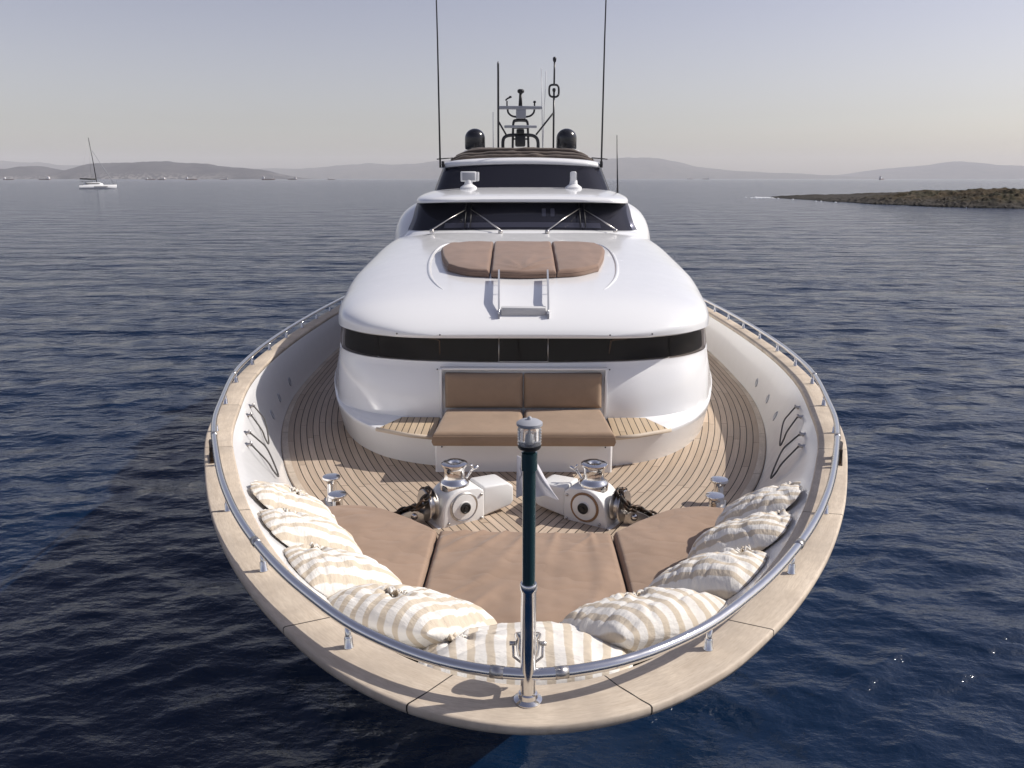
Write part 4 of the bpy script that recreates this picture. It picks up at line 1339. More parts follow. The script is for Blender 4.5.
# bulwark lights and hooks ------------------------------------------------------------
def bq(y):    # bulwark parameter whose middle sits at y
    qq = np.linspace(0.02, .6, 400)
    yy = bul(qq, .5)[:, 1]
    return float(np.interp(y, yy, qq))
for s_ in (-1, 1):
    for y in (9.7, 10.6, 11.6):
        p = bul(np.array([s_ * bq(y)]), .62)[0]
        a = bul(np.array([s_ * (bq(y) - .004)]), .62)[0]; b = bul(np.array([s_ * (bq(y) + .004)]), .62)[0]
        c = bul(np.array([s_ * bq(y)]), .5)[0]
        n = np.cross(b - a, c - p); n /= np.linalg.norm(n)
        if n[0] * s_ > 0: n = -n
        m = MB().lathe([(.065, -.01), (.065, .008), (.05, .012), (.045, .004)], tuple(p), tuple(n), 18)
        m.build('bulwark_light', GREYP, Y)

# mooring bitts --------------------------------------------------------------------------
def bitts(pts, foot):
    base = MB().box(Vector(((pts[0][0] + pts[1][0]) / 2, (pts[0][1] + pts[1][1]) / 2, foot + .01)), (.16, .62, .025), Matrix.Rotation(foot_rot(pts), 3, 'Z'), .008)
    o = base.build('mooring_bitts', STEELB, Y, angle=35)
    for x, y, r in pts:
        MB().lathe([(r * .8, 0), (r * .72, .02), (r * .6, .06), (r * .55, .17), (r * .62, .2), (r * 1.0, .222), (r * 1.05, .235), (r * .98, .247), (r * .5, .252)], (x, y, foot + .02), n=24).build('bollard', STEEL, o, angle=50)
def foot_rot(p): return math.atan2(p[0][1] - p[1][1], p[0][0] - p[1][0]) - math.pi / 2
bitts([(-1.90, 7.40, .085), (-1.74, 6.95, .085)], 2.69)
bitts([(1.91, 7.36, .085), (1.77, 6.95, .085)], 2.69)

# windlasses --------------------------------------------------------------------------------
def windlass(sg):
    ang = R(31)
    O = Vector((sg * .62, 6.93, 2.715))
    ex = Vector((-sg * math.cos(ang), math.sin(ang), 0))       # along the shaft, inboard and aft
    ey = Vector((-sg * math.sin(ang), -math.cos(ang), 0)) * -1   # away from the viewer
    ez = Vector((0, 0, 1))
    W = lambda x, y, z: O + ex * x + ey * y + ez * z
    def body(profile, y0, y1, bevel=.018):
        """closed profile in (x, z), extruded along y"""
        bm = bmesh.new()
        vs = [bm.verts.new(W(x, y0, z)) for x, z in profile]
        f = bm.faces.new(vs)
        r = bmesh.ops.extrude_face_region(bm, geom=[f])
        for g in r['geom']:
            if isinstance(g, bmesh.types.BMVert): g.co += ey * (y1 - y0)
        bmesh.ops.recalc_face_normals(bm, faces=bm.faces[:])
        bmesh.ops.bevel(bm, geom=bm.edges[:], offset=bevel, segments=3, affect='EDGES', profile=.5, clamp_overlap=True)
        bm.verts.index_update()
        m = MB().add([p.co for p in bm.verts], [tuple(q.index for q in g.verts) for g in bm.faces])
        bm.free()
        return m
    pr = [(-.24, 0), (.20, 0), (.20, .30), (.14, .345)]
    for t in np.linspace(80, 180, 9): pr.append((-.02 + .20 * math.cos(R(t)), .155 + .20 * math.sin(R(t))))
    pr.append((-.225, .10))
    hs_ = body(pr, -.16, .17).build('windlass', WINCH, Y, angle=38)
    mb = body([(.203, .03), (.50, .08), (.53, .12), (.53, .27), (.47, .315), (.203, .325)], -.135, .15, .022)
    mb.build('motor_box', WINCH, hs_, angle=38)
    foot = MB()
    rot = Matrix((ex, ey, ez)).transposed()
    foot.box(W(-.02, 0, .012), (.52, .40, .022), rot, .008)
    foot.build('base_plate', WINCH, hs_, angle=35)
    c = W(-.015, -.163, .185)
    MB().lathe([(.142, -.004), (.142, .004), (.134, .010), (.124, .004)], c, tuple(-ey), 32).build('cover_ring', RUST if sg > 0 else STEELB, hs_, angle=50)
    MB().lathe([(.121, 0), (.119, .012), (.06, .018), (.058, .03)], c, tuple(-ey), 32).build('cover_disc', WINCH, hs_, angle=50)
    MB().lathe([(.052, .02), (.052, .04), (.04, .046), (.036, .04), (.02, .04), (.016, .052)], c, tuple(-ey), 24).build('shaft_hub', BLACK, hs_, angle=50)
    t_ = W(-.02, .01, .345)
    MB().lathe([(.135, -.03), (.135, .025), (.128, .04), (.108, .055), (.098, .08), (.094, .12), (.098, .16), (.116, .188), (.122, .194), (.122, .212), (.10, .222), (.05, .216), (.045, .205)], t_, n=32).build('capstan', STEEL, hs_, angle=50)
    # clutch lever beside the capstan
    lv = MB().tube([W(.10, .05, .34), W(.15, .05, .40), W(.19, .04, .46), W(.16, .03, .50)], .012, 8).tube([W(.17, .045, .44), W(.24, .03, .47)], .014, 8)
    lv.build('brake_lever', STEEL, hs_)
    # chain wheel on the outboard side
    gx = -.285
    MB().lathe([(.08, -.05), (.145, -.046), (.150, -.034), (.115, -.015), (.115, .015), (.150, .034), (.145, .046), (.08, .05)], W(gx, .02, .20), tuple(ex), 28).build('chain_wheel', STEELB, hs_, angle=45)
    MB().tube([W(-.355, .02, .2), W(-.2, .02, .2)], .032, 12).build('shaft', STEELB, hs_)
    for (x, y) in ((.16, -.165), (-.2, -.165), (.16, -.165)):
        pass
    bo = MB()
    for x, z in ((.165, .04), (.165, .27), (-.17, .05)):
        bo.lathe([(.014, 0), (.013, .01), (.004, .013)], W(x, -.161, z), tuple(-ey), 8)
    bo.build('bolt', STEELB, hs_)
    # chain stopper lying outboard
    S = Vector((sg * 1.07, 6.83, 2.70))
    d = Vector((sg * .93, -.12, 0)).normalized()
    nrm = Vector((-d.y, d.x, 0))
    st = MB()
    for k in (-.06, .06):
        prf = [(-.16, 0), (.20, 0), (.20, .05), (.02, .15), (-.06, .17), (-.14, .13)]
        bm = bmesh.new()
        vs = [bm.verts.new(S + d * a + ez * b + nrm * (k - .009)) for a, b in prf]
        f = bm.faces.new(vs); r = bmesh.ops.extrude_face_region(bm, geom=[f])
        for g in r['geom']:
            if isinstance(g, bmesh.types.BMVert): g.co += nrm * .018
        bmesh.ops.recalc_face_normals(bm, faces=bm.faces[:])
        bm.verts.index_update()
        st.add([p.co for p in bm.verts], [tuple(q.index for q in g.verts) for g in bm.faces]); bm.free()
    st.box(S + ez * .006, (.42, .2, .012), Matrix((d, nrm, ez)).transposed(), .004)
    so_ = st.build('chain_stopper', STEELB, Y, angle=30)
    MB().tube([S - nrm * .08 + d * -.06 + ez * .11, S + nrm * .08 + d * -.06 + ez * .11], .032, 12).build('roller', STEEL, so_)
    # the chain: one thing, links along wheel then down to the stopper and into the pad's edge
    path = []
    for t in np.linspace(-60, 55, 12):          # over the wheel, from the far side towards the viewer
        path.append(W(gx, .02, .20) + (ey * -math.sin(R(t)) + ez * math.cos(R(t))) * .142)
    path = path[:9] + [W(gx - .07, -.08, .30), W(gx - .13, -.05, .22), S + d * -.05 + ez * .175, S + d * .08 + ez * .12, S + d * .22 + ez * .075, S + d * .34 + ez * .05]
    P = np.array(path); k = np.concatenate([[0], np.cumsum(np.linalg.norm(np.diff(P, axis=0), axis=1))])
    n = int(k[-1] / .066)
    ch = MB()
    for i in range(n):
        a = Vector([np.interp((i + .5) * .066 - .05, k, P[:, j]) for j in range(3)]); b = Vector([np.interp((i + .5) * .066 + .05, k, P[:, j]) for j in range(3)])
        ax = (b - a).normalized(); mid = (a + b) / 2
        sd_ = ax.cross(ez if abs(ax.z) < .95 else ey).normalized(); up = ax.cross(sd_)
        w_ = (sd_ + up) if i % 2 else (sd_ - up)
        w_.normalize()
        ring = []
        for t in np.linspace(0, 2 * math.pi, 14, endpoint=False):
            cx, sx = math.cos(t), math.sin(t)
            ring.append(mid + ax * (.050 * cx) + w_ * (.033 * math.copysign(abs(sx) ** .8, sx)))
        ch.tube(ring, .0135, 6, closed=True)
    co = ch.build('anchor_chain', CHAIN)
    tag(co, 'dark anchor chain running off the windlass with the plain steel cover ring' if sg < 0 else 'dark anchor chain running off the windlass with the rusty cover ring', 'chain', 'anchor chains on the windlasses')
windlass(-1); windlass(1)

# ================================================================== soft goods: things of their own
def coons(c0, c1, d0, d1, nu, nv):
    """patch from bottom c0(u), top c1(u), left d0(v), right d1(v) polylines"""
    us = np.linspace(0, 1, nu); vs = np.linspace(0, 1, nv)
    # denser towards the borders
    us = .5 - .5 * np.cos(us * math.pi); vs = .5 - .5 * np.cos(vs * math.pi)
    def ev(c, t):
        c = np.asarray(c, float)
        k = np.concatenate([[0], np.cumsum(np.linalg.norm(np.diff(c, axis=0), axis=1))]); k /= k[-1]
        if len(c) > 2: return np.stack([Curve._cr(k, c[:, i], t) for i in range(2)], -1)
        return np.stack([np.interp(t, k, c[:, i]) for i in range(2)], -1)
    C0, C1, D0, D1 = ev(c0, us), ev(c1, us), ev(d0, vs), ev(d1, vs)
    U, V = np.meshgrid(us, vs, indexing='ij')
    P = (1 - V)[..., None] * C0[:, None] + V[..., None] * C1[:, None] + (1 - U)[..., None] * D0[None] + U[..., None] * D1[None]
    c00, c10, c01, c11 = C0[0], C0[-1], C1[0], C1[-1]
    P -= ((1 - U) * (1 - V))[..., None] * c00 + (U * (1 - V))[..., None] * c10 + ((1 - U) * V)[..., None] * c01 + (U * V)[..., None] * c11
    lu = np.linalg.norm(c10 - c00); lv = np.linalg.norm(c01 - c00)
    lu = max(lu, np.linalg.norm(c11 - c01)); lv = max(lv, np.linalg.norm(c11 - c10))
    dist = np.minimum(np.minimum(U, 1 - U) * lu, np.minimum(V, 1 - V) * lv)
    return P, dist, U, V

def cushion(name, c0, c1, d0, d1, zb, T, rad, material, nu=50, nv=44, puff=.02, wr=.006, seed=0, tilt=None, folds=()):
    P, dist, U, V = coons(c0, c1, d0, d1, nu, nv)
    ctr = P.reshape(-1, 2).mean(0)
    e = np.clip(dist / rad, 0, 1)
    prof_ = (1 - (1 - e) ** 2) ** .5
    bot = np.array([[zb(*p) for p in row] for row in P]) if callable(zb) else np.full(P.shape[:2], zb)
    H = T - rad + rad * prof_ + puff * np.clip(dist / .35, 0, 1) ** .6
    W = np.zeros_like(H)
    for i in range(P.shape[0]):
        for j in range(P.shape[1]):
            x, y = P[i, j]
            W[i, j] = noise.fractal(Vector((x * 2.3 + seed, y * 2.3, seed)), 1.0, 2.0, 3) * .8 + .6 * noise.noise(Vector((x * 8.5 + seed, (y + x * .4) * 2.2, seed + 5)))
    for (fx, fy, ang, length, amp) in folds:
        dx, dy = P[..., 0] - fx, P[..., 1] - fy
        r = np.hypot(dx, dy); th = np.arctan2(dy, dx)
        W += amp / max(wr, 1e-4) * np.exp(-((np.angle(np.exp(1j * (th - ang)))) / (.05 + .02 / (r + .15))) ** 2) * np.exp(-(r / length) ** 2) * np.clip(r / .06, 0, 1) * 1.8
    H = H + wr * W * e
    top = np.concatenate([P - ctr, (bot + H)[..., None]], -1)
    zc = float(bot.mean())
    top[..., 2] -= zc
    m = MB().grid(top, np.stack([P[..., 0], P[..., 1]], -1))
    # sides
    n, k = P.shape[:2]
    loop = [(i, 0) for i in range(n)] + [(n - 1, j) for j in range(1, k)] + [(i, k - 1) for i in range(n - 2, -1, -1)] + [(0, j) for j in range(k - 2, 0, -1)]
    edge = np.array([top[i, j] for i, j in loop])
    eb = np.array([[P[i, j][0] - ctr[0], P[i, j][1] - ctr[1], bot[i, j] - zc] for i, j in loop])
    c_ = np.array([0, 0, 0])
    mid = (edge + eb) / 2; mid[:, :2] *= 1 + .012 / max(.3, np.abs(edge[:, :2]).max())
    low = eb.copy(); low[:, :2] *= .985
    m.grid([low, eb * [1, 1, 1] + [0, 0, .012], mid, edge], closed=True, flip=True)
    m.add(low, [tuple(range(len(low)))[::-1]])
    me = pydata(name, m.v, m.f, m.uv)
    bm = bmesh.new(); bm.from_mesh(me)
    bmesh.ops.remove_doubles(bm, verts=bm.verts, dist=.0004)
    bmesh.ops.recalc_face_normals(bm, faces=bm.faces[:])
    bm.to_mesh(me); bm.free()
    o = link(name, me, material, None, True, (ctr[0], ctr[1], zc))
    # piping along the upper edge, a part of the cushion
    pts = edge + [0, 0, .002]
    pts = pts[np.linspace(0, len(pts), 120, endpoint=False).astype(int)]
    pm = MB().tube([(p[0] + ctr[0], p[1] + ctr[1], p[2] + zc) for p in pts * [1.002, 1.002, 1]], .0045, 6, closed=True)
    pm.build('piping', material, o)
    return o

ZP = 2.768
# foredeck sun pads
sl_ = [(-.735, 6.29), (-.745, 5.8), (-.75, 5.15), (-.70, 4.62)]
sr_ = [(.745, 6.26), (.75, 5.8), (.745, 5.1), (.70, 4.62)]
g = .012
o = cushion('sun_pad', [(sl_[3][0] + g, 4.62), (0, 4.50), (sr_[3][0] - g, 4.62)], [(-.735 + g, 6.29), (0, 6.27), (.745 - g, 6.26)],
            [(x + g, y) for x, y in sl_[::-1]], [(x - g, y) for x, y in sr_[::-1]], ZP, .135, .045, BROWN, nu=110, nv=110, wr=.011, seed=2.2, puff=.018,
            folds=[(-.35, 6.35, -2.5, .9, .012), (-.2, 6.4, -2.3, 1.1, .013), (-.05, 6.4, -2.12, 1.1, .012), (.1, 6.4, -1.95, 1.0, .011), (.3, 6.4, -1.75, .9, .009), (.55, 6.4, -1.55, .8, .009), (.35, 4.6, 1.3, .7, .010), (-.5, 4.8, 1.0, .6, .009), (-.7, 5.0, .8, .7, .009), (.6, 6.2, -2.2, .5, .008)])
tag(o, 'brown sun pad in the middle of the foredeck, directly behind the steel light pole', 'sun pad', 'brown sun pads on the foredeck')
back_l = [(-1.84, 6.78), (-1.62, 6.84), (-1.38, 6.80), (-1.08, 6.60), (-.735 - g, 6.29)]
o = cushion('sun_pad', [(-1.30, 5.45), (-1.02, 4.95), (-.70 - g, 4.62)], back_l, [(-1.30, 5.45), (-1.56, 6.0), (-1.84, 6.78)], [(x - g, y) for x, y in sl_[::-1]], ZP, .135, .045, BROWN, wr=.008, seed=7.9, puff=.02,
            folds=[(-.8, 6.2, -2.3, .6, .006), (-1.7, 6.7, -.6, .5, .006)])
tag(o, 'brown sun pad beside the four cream striped pillows under the sunlit bulwark', 'sun pad', 'brown sun pads on the foredeck')
back_r = [(x * -1 + .01, y) for x, y in back_l[::-1]]
o = cushion('sun_pad', [(.70 + g, 4.62), (1.02, 4.95), (1.30, 5.45)], back_r, [(x + g, y) for x, y in sr_[::-1]], [(1.30, 5.45), (1.56, 6.0), (1.85, 6.78)], ZP, .135, .045, BROWN, wr=.008, seed=13.3, puff=.02,
            folds=[(.8, 6.2, -1.0, .6, .006)])
tag(o, 'brown sun pad beside the striped pillows under the shaded bulwark', 'sun pad', 'brown sun pads on the foredeck')

# roof pads
rz_ = lambda x, y: float(roof_z(x, y)) + .002
o = cushion('roof_pad', [(-.42, 10.53), (0, 10.47), (.43, 10.53)], [(-.45, 12.9), (0, 12.93), (.45, 12.9)], [(-.42, 10.53), (-.44, 12), (-.45, 12.9)], [(.43, 10.53), (.445, 12), (.45, 12.9)], rz_, .10, .04, BROWNROOF, 36, 50, wr=.007, seed=4,
            folds=[(0, 10.52, 1.1, .9, .02), (0, 10.52, .8, .8, .018), (0, 10.52, 1.9, .7, .014), (0, 10.52, 1.45, .9, .012), (0, 10.52, 2.3, .5, .012)])
tag(o, 'middle brown pad on the white roof, at the head of the ladder', 'sun pad', 'brown sun pads on the coach roof')
for s_, lab in ((-1, 'brown roof pad beside the ladder head, on the shadow side of the ladder rails'), (1, 'brown roof pad beside the ladder head, on the sunward side of the ladder rails')):
    a = [(s_ * .45, 10.54), (s_ * .70, 10.62), (s_ * 1.03, 10.98)]
    b = [(s_ * .465, 12.9), (s_ * .9, 12.87), (s_ * 1.15, 12.8)]
    c = [(s_ * .45, 10.54), (s_ * .465, 12.9)]
    d = [(s_ * 1.03, 10.98), (s_ * 1.20, 11.95), (s_ * 1.23, 12.55), (s_ * 1.15, 12.8)]
    if s_ > 0: o = cushion('roof_pad', a, b, c, d, rz_, .10, .04, BROWNROOF, 36, 50, wr=.008, seed=9)
    else: o = cushion('roof_pad', a[::-1], b[::-1], d, c, rz_, .10, .04, BROWNROOF, 36, 50, wr=.008, seed=19)
    tag(o, lab, 'sun pad', 'brown sun pads on the coach roof')

# bench seats and backs
for s_, lab in ((-1, 'shadow side'), (1, 'sun side')):
    x0, x1 = sorted((s_ * .012, s_ * .955)); 
    tp = sorted((s_ * .012, s_ * .90))
    o = cushion('seat_cushion', [(x0, 7.98), (x1, 7.98)], [(tp[0], 8.90), (tp[1], 8.90)], [(x0, 7.98), (tp[0], 8.90)], [(x1, 7.98), (tp[1], 8.90)], 3.075, .145, .045, BROWNSEAT, 40, 40, puff=.012, wr=.003, seed=3 + s_)
    tag(o, 'tan bench seat cushion nearer the sunlit bulwark of the two' if s_ < 0 else 'tan bench seat cushion nearer the shaded bulwark of the two', 'cushion', 'tan seat cushions on the bench')
def back_cushion(s_):
    x0, x1 = .012, .90
    w = (x1 - x0)
    n, k = 34, 26
    us = .5 - .5 * np.cos(np.linspace(0, 1, n) * math.pi); vs = .5 - .5 * np.cos(np.linspace(0, 1, k) * math.pi)
    cx = s_ * (x0 + x1) / 2
    U, V = np.meshgrid(us, vs, indexing='ij')
    hgt = .385
    dist = np.minimum(np.minimum(U, 1 - U) * w, np.minimum(V, 1 - V) * hgt)
    e = np.clip(dist / .05, 0, 1); pf = (1 - (1 - e) ** 2) ** .5
    t = .085 + .045 * pf + .018 * np.clip(dist / .15, 0, 1)
    X_ = (U - .5) * w; Zz = V * hgt
    for i in range(n):
        for j in range(k): t[i, j] += .004 * noise.fractal(Vector((X_[i, j] * 3 + s_ * 4, Zz[i, j] * 3, 1)), 1, 2, 3) * e[i, j]
    # creases running in from the upper corners
    for sx in (-1, 1):
        t -= .012 * np.exp(-((X_ - sx * (w / 2) + sx * (hgt - Zz) * .75) / .02) ** 2) * np.exp(-((hgt - Zz) / .12) ** 2) * e
    lean = .12
    front = np.stack([X_, -t + Zz * lean, Zz], -1)
    m = MB().grid(front)
    loop = [(i, 0) for i in range(n)] + [(n - 1, j) for j in range(1, k)] + [(i, k - 1) for i in range(n - 2, -1, -1)] + [(0, j) for j in range(k - 2, 0, -1)]
    edge = np.array([front[i, j] for i, j in loop]); eb = edge.copy(); eb[:, 1] = edge[:, 2] * lean
    m.grid([eb, edge], closed=True, flip=True); m.add(eb, [tuple(range(len(eb)))[::-1]])
    me = pydata('back_cushion', m.v, m.f)
    bm = bmesh.new(); bm.from_mesh(me); bmesh.ops.remove_doubles(bm, verts=bm.verts, dist=.0004); bmesh.ops.recalc_face_normals(bm, faces=bm.faces[:]); bm.to_mesh(me); bm.free()
    o = link('back_cushion', me, BROWNSEAT, None, True, (cx, 8.995, 3.232))
    pts = edge[np.linspace(0, len(edge), 90, endpoint=False).astype(int)]
    MB().tube([(p[0] + cx, p[1] + 8.995, p[2] + 3.232) for p in pts], .005, 6, closed=True).build('piping', BROWNSEAT, o)
    tag(o, 'tan bench back cushion standing nearer the sunlit bulwark of the two' if s_ < 0 else 'tan bench back cushion standing nearer the shaded bulwark of the two', 'cushion', 'tan back cushions on the bench')
back_cushion(-1); back_cushion(1)

# the pillows are squashed against the inside of the bulwark and rest on the platform
_qq = np.linspace(-.30, .30, 600)
_lv = np.linspace(0, 1, 13)
_pol = []
for t_ in _lv:
    B_ = bul(_qq, float(t_))
    an = np.arctan2(B_[:, 0], 6.9 - B_[:, 1]); rd = np.hypot(B_[:, 0], 6.9 - B_[:, 1])
    o_ = np.argsort(an)
    _pol.append((an[o_], rd[o_]))
def press(P):
    an = np.arctan2(P[:, 0], 6.9 - P[:, 1]); rd = np.hypot(P[:, 0], 6.9 - P[:, 1])
    zt, zb_ = 3.50, 2.70
    t = np.clip((zt - P[:, 2]) / (zt - zb_), 0, 1) * (len(_lv) - 1)
    R_ = np.stack([np.interp(an, a, r) for a, r in _pol])
    i = np.minimum(t.astype(int), len(_lv) - 2); f = t - i; k = np.arange(len(P))
    lim = R_[i, k] * (1 - f) + R_[i + 1, k] * f - .02
    over = np.maximum(0, rd - lim)
    lim_r = np.where(P[:, 2] > 3.52, rd, np.minimum(rd, lim - .04 * np.clip(over / .3, 0, 1) * 0))
    P = P.copy()
    P[:, 0] = lim_r * np.sin(an); P[:, 1] = 6.9 - lim_r * np.cos(an)
    P[:, 2] = np.maximum(P[:, 2], 2.772)
    return P

# striped pillows ------------------------------------------------------------------------------
def pillow(cx, cy, cz, yaw, tilt, roll, L, Wd, T, seed, tie, label, tie2=None):
    n, k = 90, 80
    us = np.sin(np.linspace(-1, 1, n) * math.pi / 2); vs = np.sin(np.linspace(-1, 1, k) * math.pi / 2)
    U, V = np.meshgrid(us, vs, indexing='ij')
    f = (np.clip(1 - np.abs(U) ** 2.6, 0, 1) * np.clip(1 - np.abs(V) ** 2.6, 0, 1)) ** .5
    X = L * U * (1 - .13 * V ** 2 * np.abs(U)) ; Yv = Wd * V * (1 - .13 * U ** 2 * np.abs(V))
    def wr(sgn):
        w = np.zeros_like(U)
        for i in range(n):
            for j in range(k):
                p = Vector((X[i, j] * 3.2 + seed, Yv[i, j] * 3.2, sgn * 2 + seed))
                w[i, j] = noise.fractal(p, 1.0, 2.0, 4) * .020 + .009 * noise.noise(Vector((X[i, j] * 14 + seed, Yv[i, j] * 3.2, seed)))
                rg = 1 - abs(noise.noise(Vector((X[i, j] * 4.5 + Yv[i, j] * 2 + seed, Yv[i, j] * 7.5 - X[i, j] * 2, seed * 2 + sgn))))
                w[i, j] -= .018 * max(0, rg - .78) / .22 * .8
        if sgn > 0:
            for q in (tie, tie2):
                if q is None: continue
                dx, dy = X - q[0] * L, Yv - q[1] * Wd
                r = np.hypot(dx, dy); th = np.arctan2(dy, dx)
                w += .026 * np.cos(7 * th + seed * 3 + 1.3 * np.sin(2 * th)) * np.exp(-(r / .16) ** 2) * np.clip(r / .03, 0, 1)
                w -= .045 * np.exp(-(r / .07) ** 2)
        # folds near the short ends
        w += .006 * np.sin(V * 11 + seed) * np.abs(U) ** 3
        w += .006 * np.sin(U * 10 + seed * 2) * np.abs(V) ** 4
        return w * np.clip(f * 3, 0, 1)
    up = np.stack([X, Yv, T * f + wr(1)], -1)
    dn = np.stack([X, Yv, -T * .72 * f + wr(-1)], -1)
    uv = np.stack([U * .5 * L / .40, V], -1)
    m = MB().grid(up, uv).grid(dn, uv, flip=True)
    me = pydata('pillow', m.v, m.f, m.uv)
    bm = bmesh.new(); bm.from_mesh(me); bmesh.ops.remove_doubles(bm, verts=bm.verts, dist=.0008)
    bmesh.ops.recalc_face_normals(bm, faces=bm.faces[:]); bm.to_mesh(me); bm.free()
    o = link('pillow', me, STRIPE, None, True)
    M = Matrix.Translation((cx, cy, cz)) @ Matrix.Rotation(yaw, 4, 'Z') @ Matrix.Rotation(tilt, 4, 'X') @ Matrix.Rotation(roll, 4, 'Y')
    o.matrix_basis = M
    co = np.empty(len(me.vertices) * 3); me.vertices.foreach_get('co', co); co = co.reshape(-1, 3)
    A_ = np.array(M)
    wco = press(co @ A_[:3, :3].T + A_[:3, 3])
    me.vertices.foreach_set('co', ((wco - A_[:3, 3]) @ A_[:3, :3]).ravel())
    me.update()
    tag(o, label, 'pillow', 'cream striped pillows along the bow')
    # gathered cloth end: a crumpled fan where the cover is tied
    fan = MB()
    q = tie
    rows = []
    for a in np.linspace(0, 1, 9):
        ring = []
        for t in np.linspace(0, 2 * math.pi, 40, endpoint=False):
            rad = .010 + .052 * a ** 1.2 * (1 + .25 * math.sin(3 * t + seed)) 
            zz = .01 + .05 * a + .016 * math.sin(9 * t + seed * 2) * a - .02 * a * a
            ring.append((q[0] * L + rad * math.cos(t) * 1.1, q[1] * Wd + rad * math.sin(t) * .75, zz))
        rows.append(ring)
    ui = np.array([[((p[0]) * .5 / .40, 0) for p in r] for r in rows])
    fz_ = float(T * ((1 - abs(q[0]) ** 2.6) * (1 - abs(q[1]) ** 2.6)) ** .5) - .055
    rows = [[(p[0], p[1], p[2] + fz_) for p in r] for r in rows]
    fan.grid(rows, ui, closed=True)
    fo = pydata('tied_end', fan.v, fan.f, fan.uv)
    f_o = bpy.data.objects.new('tied_end', fo); COL.objects.link(f_o)
    fo.materials.append(STRIPE); fo.shade_smooth()
    md = f_o.modifiers.new('thick', 'SOLIDIFY'); md.thickness = .008
    f_o.parent = o
    return o
PL = [  # x, y, z, yaw deg (length axis along the rail), tilt deg (outer edge up), roll, L, W, T, seed, tie, label
    (-1.98, 6.03, 3.14, 62, 28, -8, .39, .445, .235, 1.3, (-.05, .1), 'cream striped pillow lying farthest back under the sunlit bulwark, by the bollards'),
    (-1.66, 5.43, 3.155, 58, 28, -8, .39, .445, .235, 2.7, (-.35, -.3), 'cream striped pillow, second from the bollards under the sunlit bulwark'),
    (-1.26, 4.84, 3.155, 52, 28, -8, .39, .445, .235, 4.1, (-.45, -.3), 'cream striped pillow, third from the bollards under the sunlit bulwark'),
    (-.72, 4.42, 3.165, 33, 26, -6, .50, .45, .185, 5.9, (.0, -.4), 'striped pillow with a big crumple, between the bow pillow and the sunlit bulwark row'),
    (-.01, 4.00, 3.15, 0, 22, 0, .60, .44, .19, 7.7, (-.62, -.2), 'wide striped pillow at the very bow, crossing behind the light pole'),
    (.72, 4.38, 3.165, -32, 26, 6, .50, .45, .185, 9.2, (.0, .15), 'striped pillow with many creases, between the bow pillow and the shaded bulwark row'),
    (1.24, 4.82, 3.155, -52, 28, 8, .39, .445, .235, 11.4, (.45, -.45), 'cream striped pillow, third from the bollards under the shaded bulwark'),
    (1.66, 5.42, 3.155, -58, 28, 8, .39, .445, .235, 13.8, (.55, -.5), 'cream striped pillow, second from the bollards under the shaded bulwark'),
    (1.98, 6.01, 3.14, -62, 28, 8, .39, .445, .235, 15.1, (.55, -.35), 'cream striped pillow lying farthest back under the shaded bulwark, by the bollards'),
]
for a in PL:
    # yaw measured so that local +Y points inboard/aft; the outer (bow) edge is lifted by a negative tilt
    x, y, z, yw, tl, rl, L, Wd, T, sd_, tie, lab = a
    pillow(x, y, z, R(-yw), R(-tl), R(rl), L, Wd, T, sd_, tie, lab)

# wire loops on the bulwark -----------------------------------------------------------------------
def wire_loop(h1, h2, tip, label):
    h1, h2, tip = Vector(h1), Vector(h2), Vector(tip)
    inw = Vector((-1 if h1.x > 0 else 1, -.3, .35)).normalized()
    a, b = h1 + inw * .05, h2 + inw * .05
    tip = tip + inw * .045
    mid1 = a.lerp(tip, .5) + (a - b).normalized() * .13 + inw * .05
    mid1b = a.lerp(tip, .82) + (a - b).normalized() * .035 + inw * .03
    mid2 = b.lerp(tip, .5) + (b - a).normalized() * .05 + inw * .03
    pts = [a, a.lerp(mid1, .5) + (a - b).normalized() * .02, mid1, mid1b, tip, b.lerp(tip, .8), mid2, b]
    P = np.array(pts); kk = np.arange(len(P)).astype(float); t = np.linspace(0, len(P) - 1, 50)
    m = MB().tube(np.stack([Curve._cr(kk, P[:, i], t) for i in range(3)], -1), .0085, 8)
    o = m.build('wire_loop', ROPE)
    tag(o, label, 'wire loop', 'dark wire loops hung on the bulwarks')
    for p, e in ((h1, a), (h2, b)):
        MB().tube([p - inw * .03, p + inw * .005, p + inw * .01, e + inw * .012], [.026, .026, .014, .014], 10).tube([e + inw * .005 + Vector((0, 0, .022)), e + inw * .005 - Vector((0, 0, .022))], .012, 8).build('hook', STEELB, Y)
for s_, w1, w2 in ((-1, 'dark wire loop hung on the sunlit bulwark, the one farther from the pillows', 'dark wire loop hung on the sunlit bulwark, the one nearer the pillows'), (1, 'dark wire loop hung on the shaded bulwark, the one farther from the pillows', 'dark wire loop hung on the shaded bulwark, the one nearer the pillows')):
    def surf(y, z):
        qq = np.linspace(.02, .5, 500)
        t = np.linspace(0, 1, 40)
        best = None
        for tt in t:
            P = bul(qq, float(tt)) if tt > 0 else bul_top(qq)
            i = int(np.argmin(np.abs(P[:, 1] - y)))
            d = abs(P[i, 2] - z)
            if best is None or d < best[0]: best = (d, P[i])
        return (s_ * best[1][0], best[1][1], best[1][2])
    wire_loop(surf(8.75, 3.29), surf(8.34, 3.29), surf(8.2, 3.01), w1)
    wire_loop(surf(7.74, 3.29), surf(7.38, 3.29), surf(7.22, 3.01), w2)

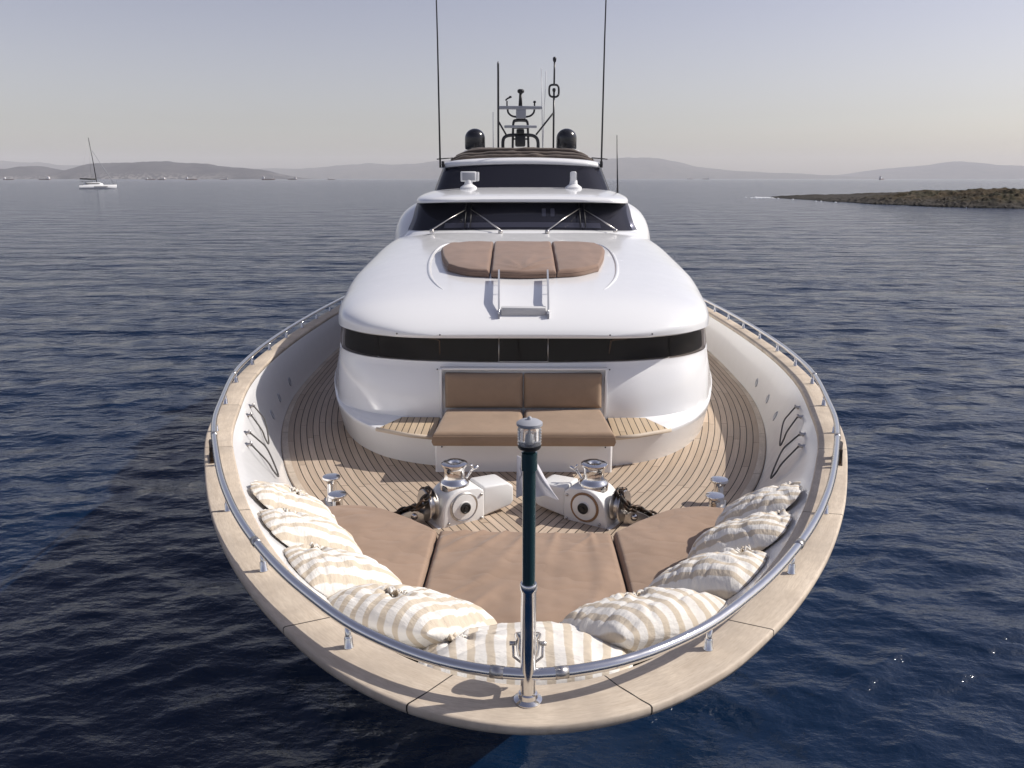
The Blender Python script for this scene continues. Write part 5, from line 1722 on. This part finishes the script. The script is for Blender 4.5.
# small white flag tied behind the pole ------------------------------------------------------------
def flag():
    m = mat('white_flag_cloth', (0.78, 0.77, 0.80), .8, spec=.15)
    t = NT(m)
    uv = t.n('ShaderNodeUVMap').outputs[0]
    sp = t.n('ShaderNodeSeparateXYZ'); t.l(uv, sp.inputs[0])
    # a small dark blue chevron on the hanging tail
    du = t.math('ABSOLUTE', t.math('SUBTRACT', sp.outputs[0], .16))
    ch = t.math('ABSOLUTE', t.math('SUBTRACT', t.math('ADD', sp.outputs[1], t.math('MULTIPLY', du, 2.2)), .60))
    on = t.math('MULTIPLY', t.math('LESS_THAN', ch, .05), t.math('LESS_THAN', du, .085))
    t.col(t.mix(on, (0.78, 0.77, 0.80), (0.05, 0.05, 0.16)))
    tr = t.n('ShaderNodeBsdfTranslucent'); tr.inputs['Color'].default_value = (.8, .78, .8, 1)
    mx = t.n('ShaderNodeMixShader'); mx.inputs[0].default_value = .4
    out = [n_ for n_ in m.node_tree.nodes if n_.type == 'OUTPUT_MATERIAL'][0]
    t.l(t.b.outputs[0], mx.inputs[1]); t.l(tr.outputs[0], mx.inputs[2]); t.l(mx.outputs[0], out.inputs['Surface'])
    rows, uvr = [], []
    for v in np.linspace(0, 1, 26):
        r, u2 = [], []
        for u in np.linspace(0, 1, 34):
            # limp cloth: a short straight tail on one side, a longer slanting fly on the other
            if u < .35: x = -.055 + .05 * u / .35; zl = 4.515
            else:
                k_ = (u - .35) / .65; x = -.005 + (.03 + .095 * (1 - v)) * k_; zl = 4.515 - .015 * k_
            zt = 4.70 - .03 * u
            z = zl + (zt - zl) * v
            y = 3.10 + .016 * math.sin(u * 11 + v * 2) + .010 * math.sin(v * 5 + u * 3) + .03 * (1 - v) * u
            r.append((x, y, z)); u2.append((u, v))
        rows.append(r); uvr.append(u2)
    o = MB().grid(rows, uvr).build('flag', m)
    md = o.modifiers.new('thick', 'SOLIDIFY'); md.thickness = .003
    tag(o, 'small white flag hanging limp behind the light pole', 'flag')
    MB().tube([(-.005, 3.03, 4.69), (-.03, 3.09, 4.70), (.02, 3.10, 4.70)], .003, 6).build('tie_cord', WHITEP, o)
flag()

# ------------------------------------------------------------------ haze
def haze():
    bm = bmesh.new()
    bmesh.ops.create_cube(bm, size=1.0)
    me = bpy.data.meshes.new('haze'); bm.to_mesh(me); bm.free()
    o = bpy.data.objects.new('haze', me); COL.objects.link(o)
    o.scale = (50000, 50000, 631.0)
    o.location = (0, 0, (630 - 2) / 2 - .5)
    m = bpy.data.materials.new('haze'); m.use_nodes = True
    nt = m.node_tree; nt.nodes.clear()
    v = nt.nodes.new('ShaderNodeVolumePrincipled'); ou = nt.nodes.new('ShaderNodeOutputMaterial')
    v.inputs['Color'].default_value = (0.95, 0.95, 1.0, 1)
    v.inputs['Density'].default_value = HAZE
    v.inputs['Anisotropy'].default_value = 0.0
    nt.links.new(v.outputs[0], ou.inputs['Volume'])
    me.materials.append(m)
    tag(o, 'pale sea haze lying over the water and the far hills', 'haze', kind='stuff')
HAZE = 0.00004
haze()
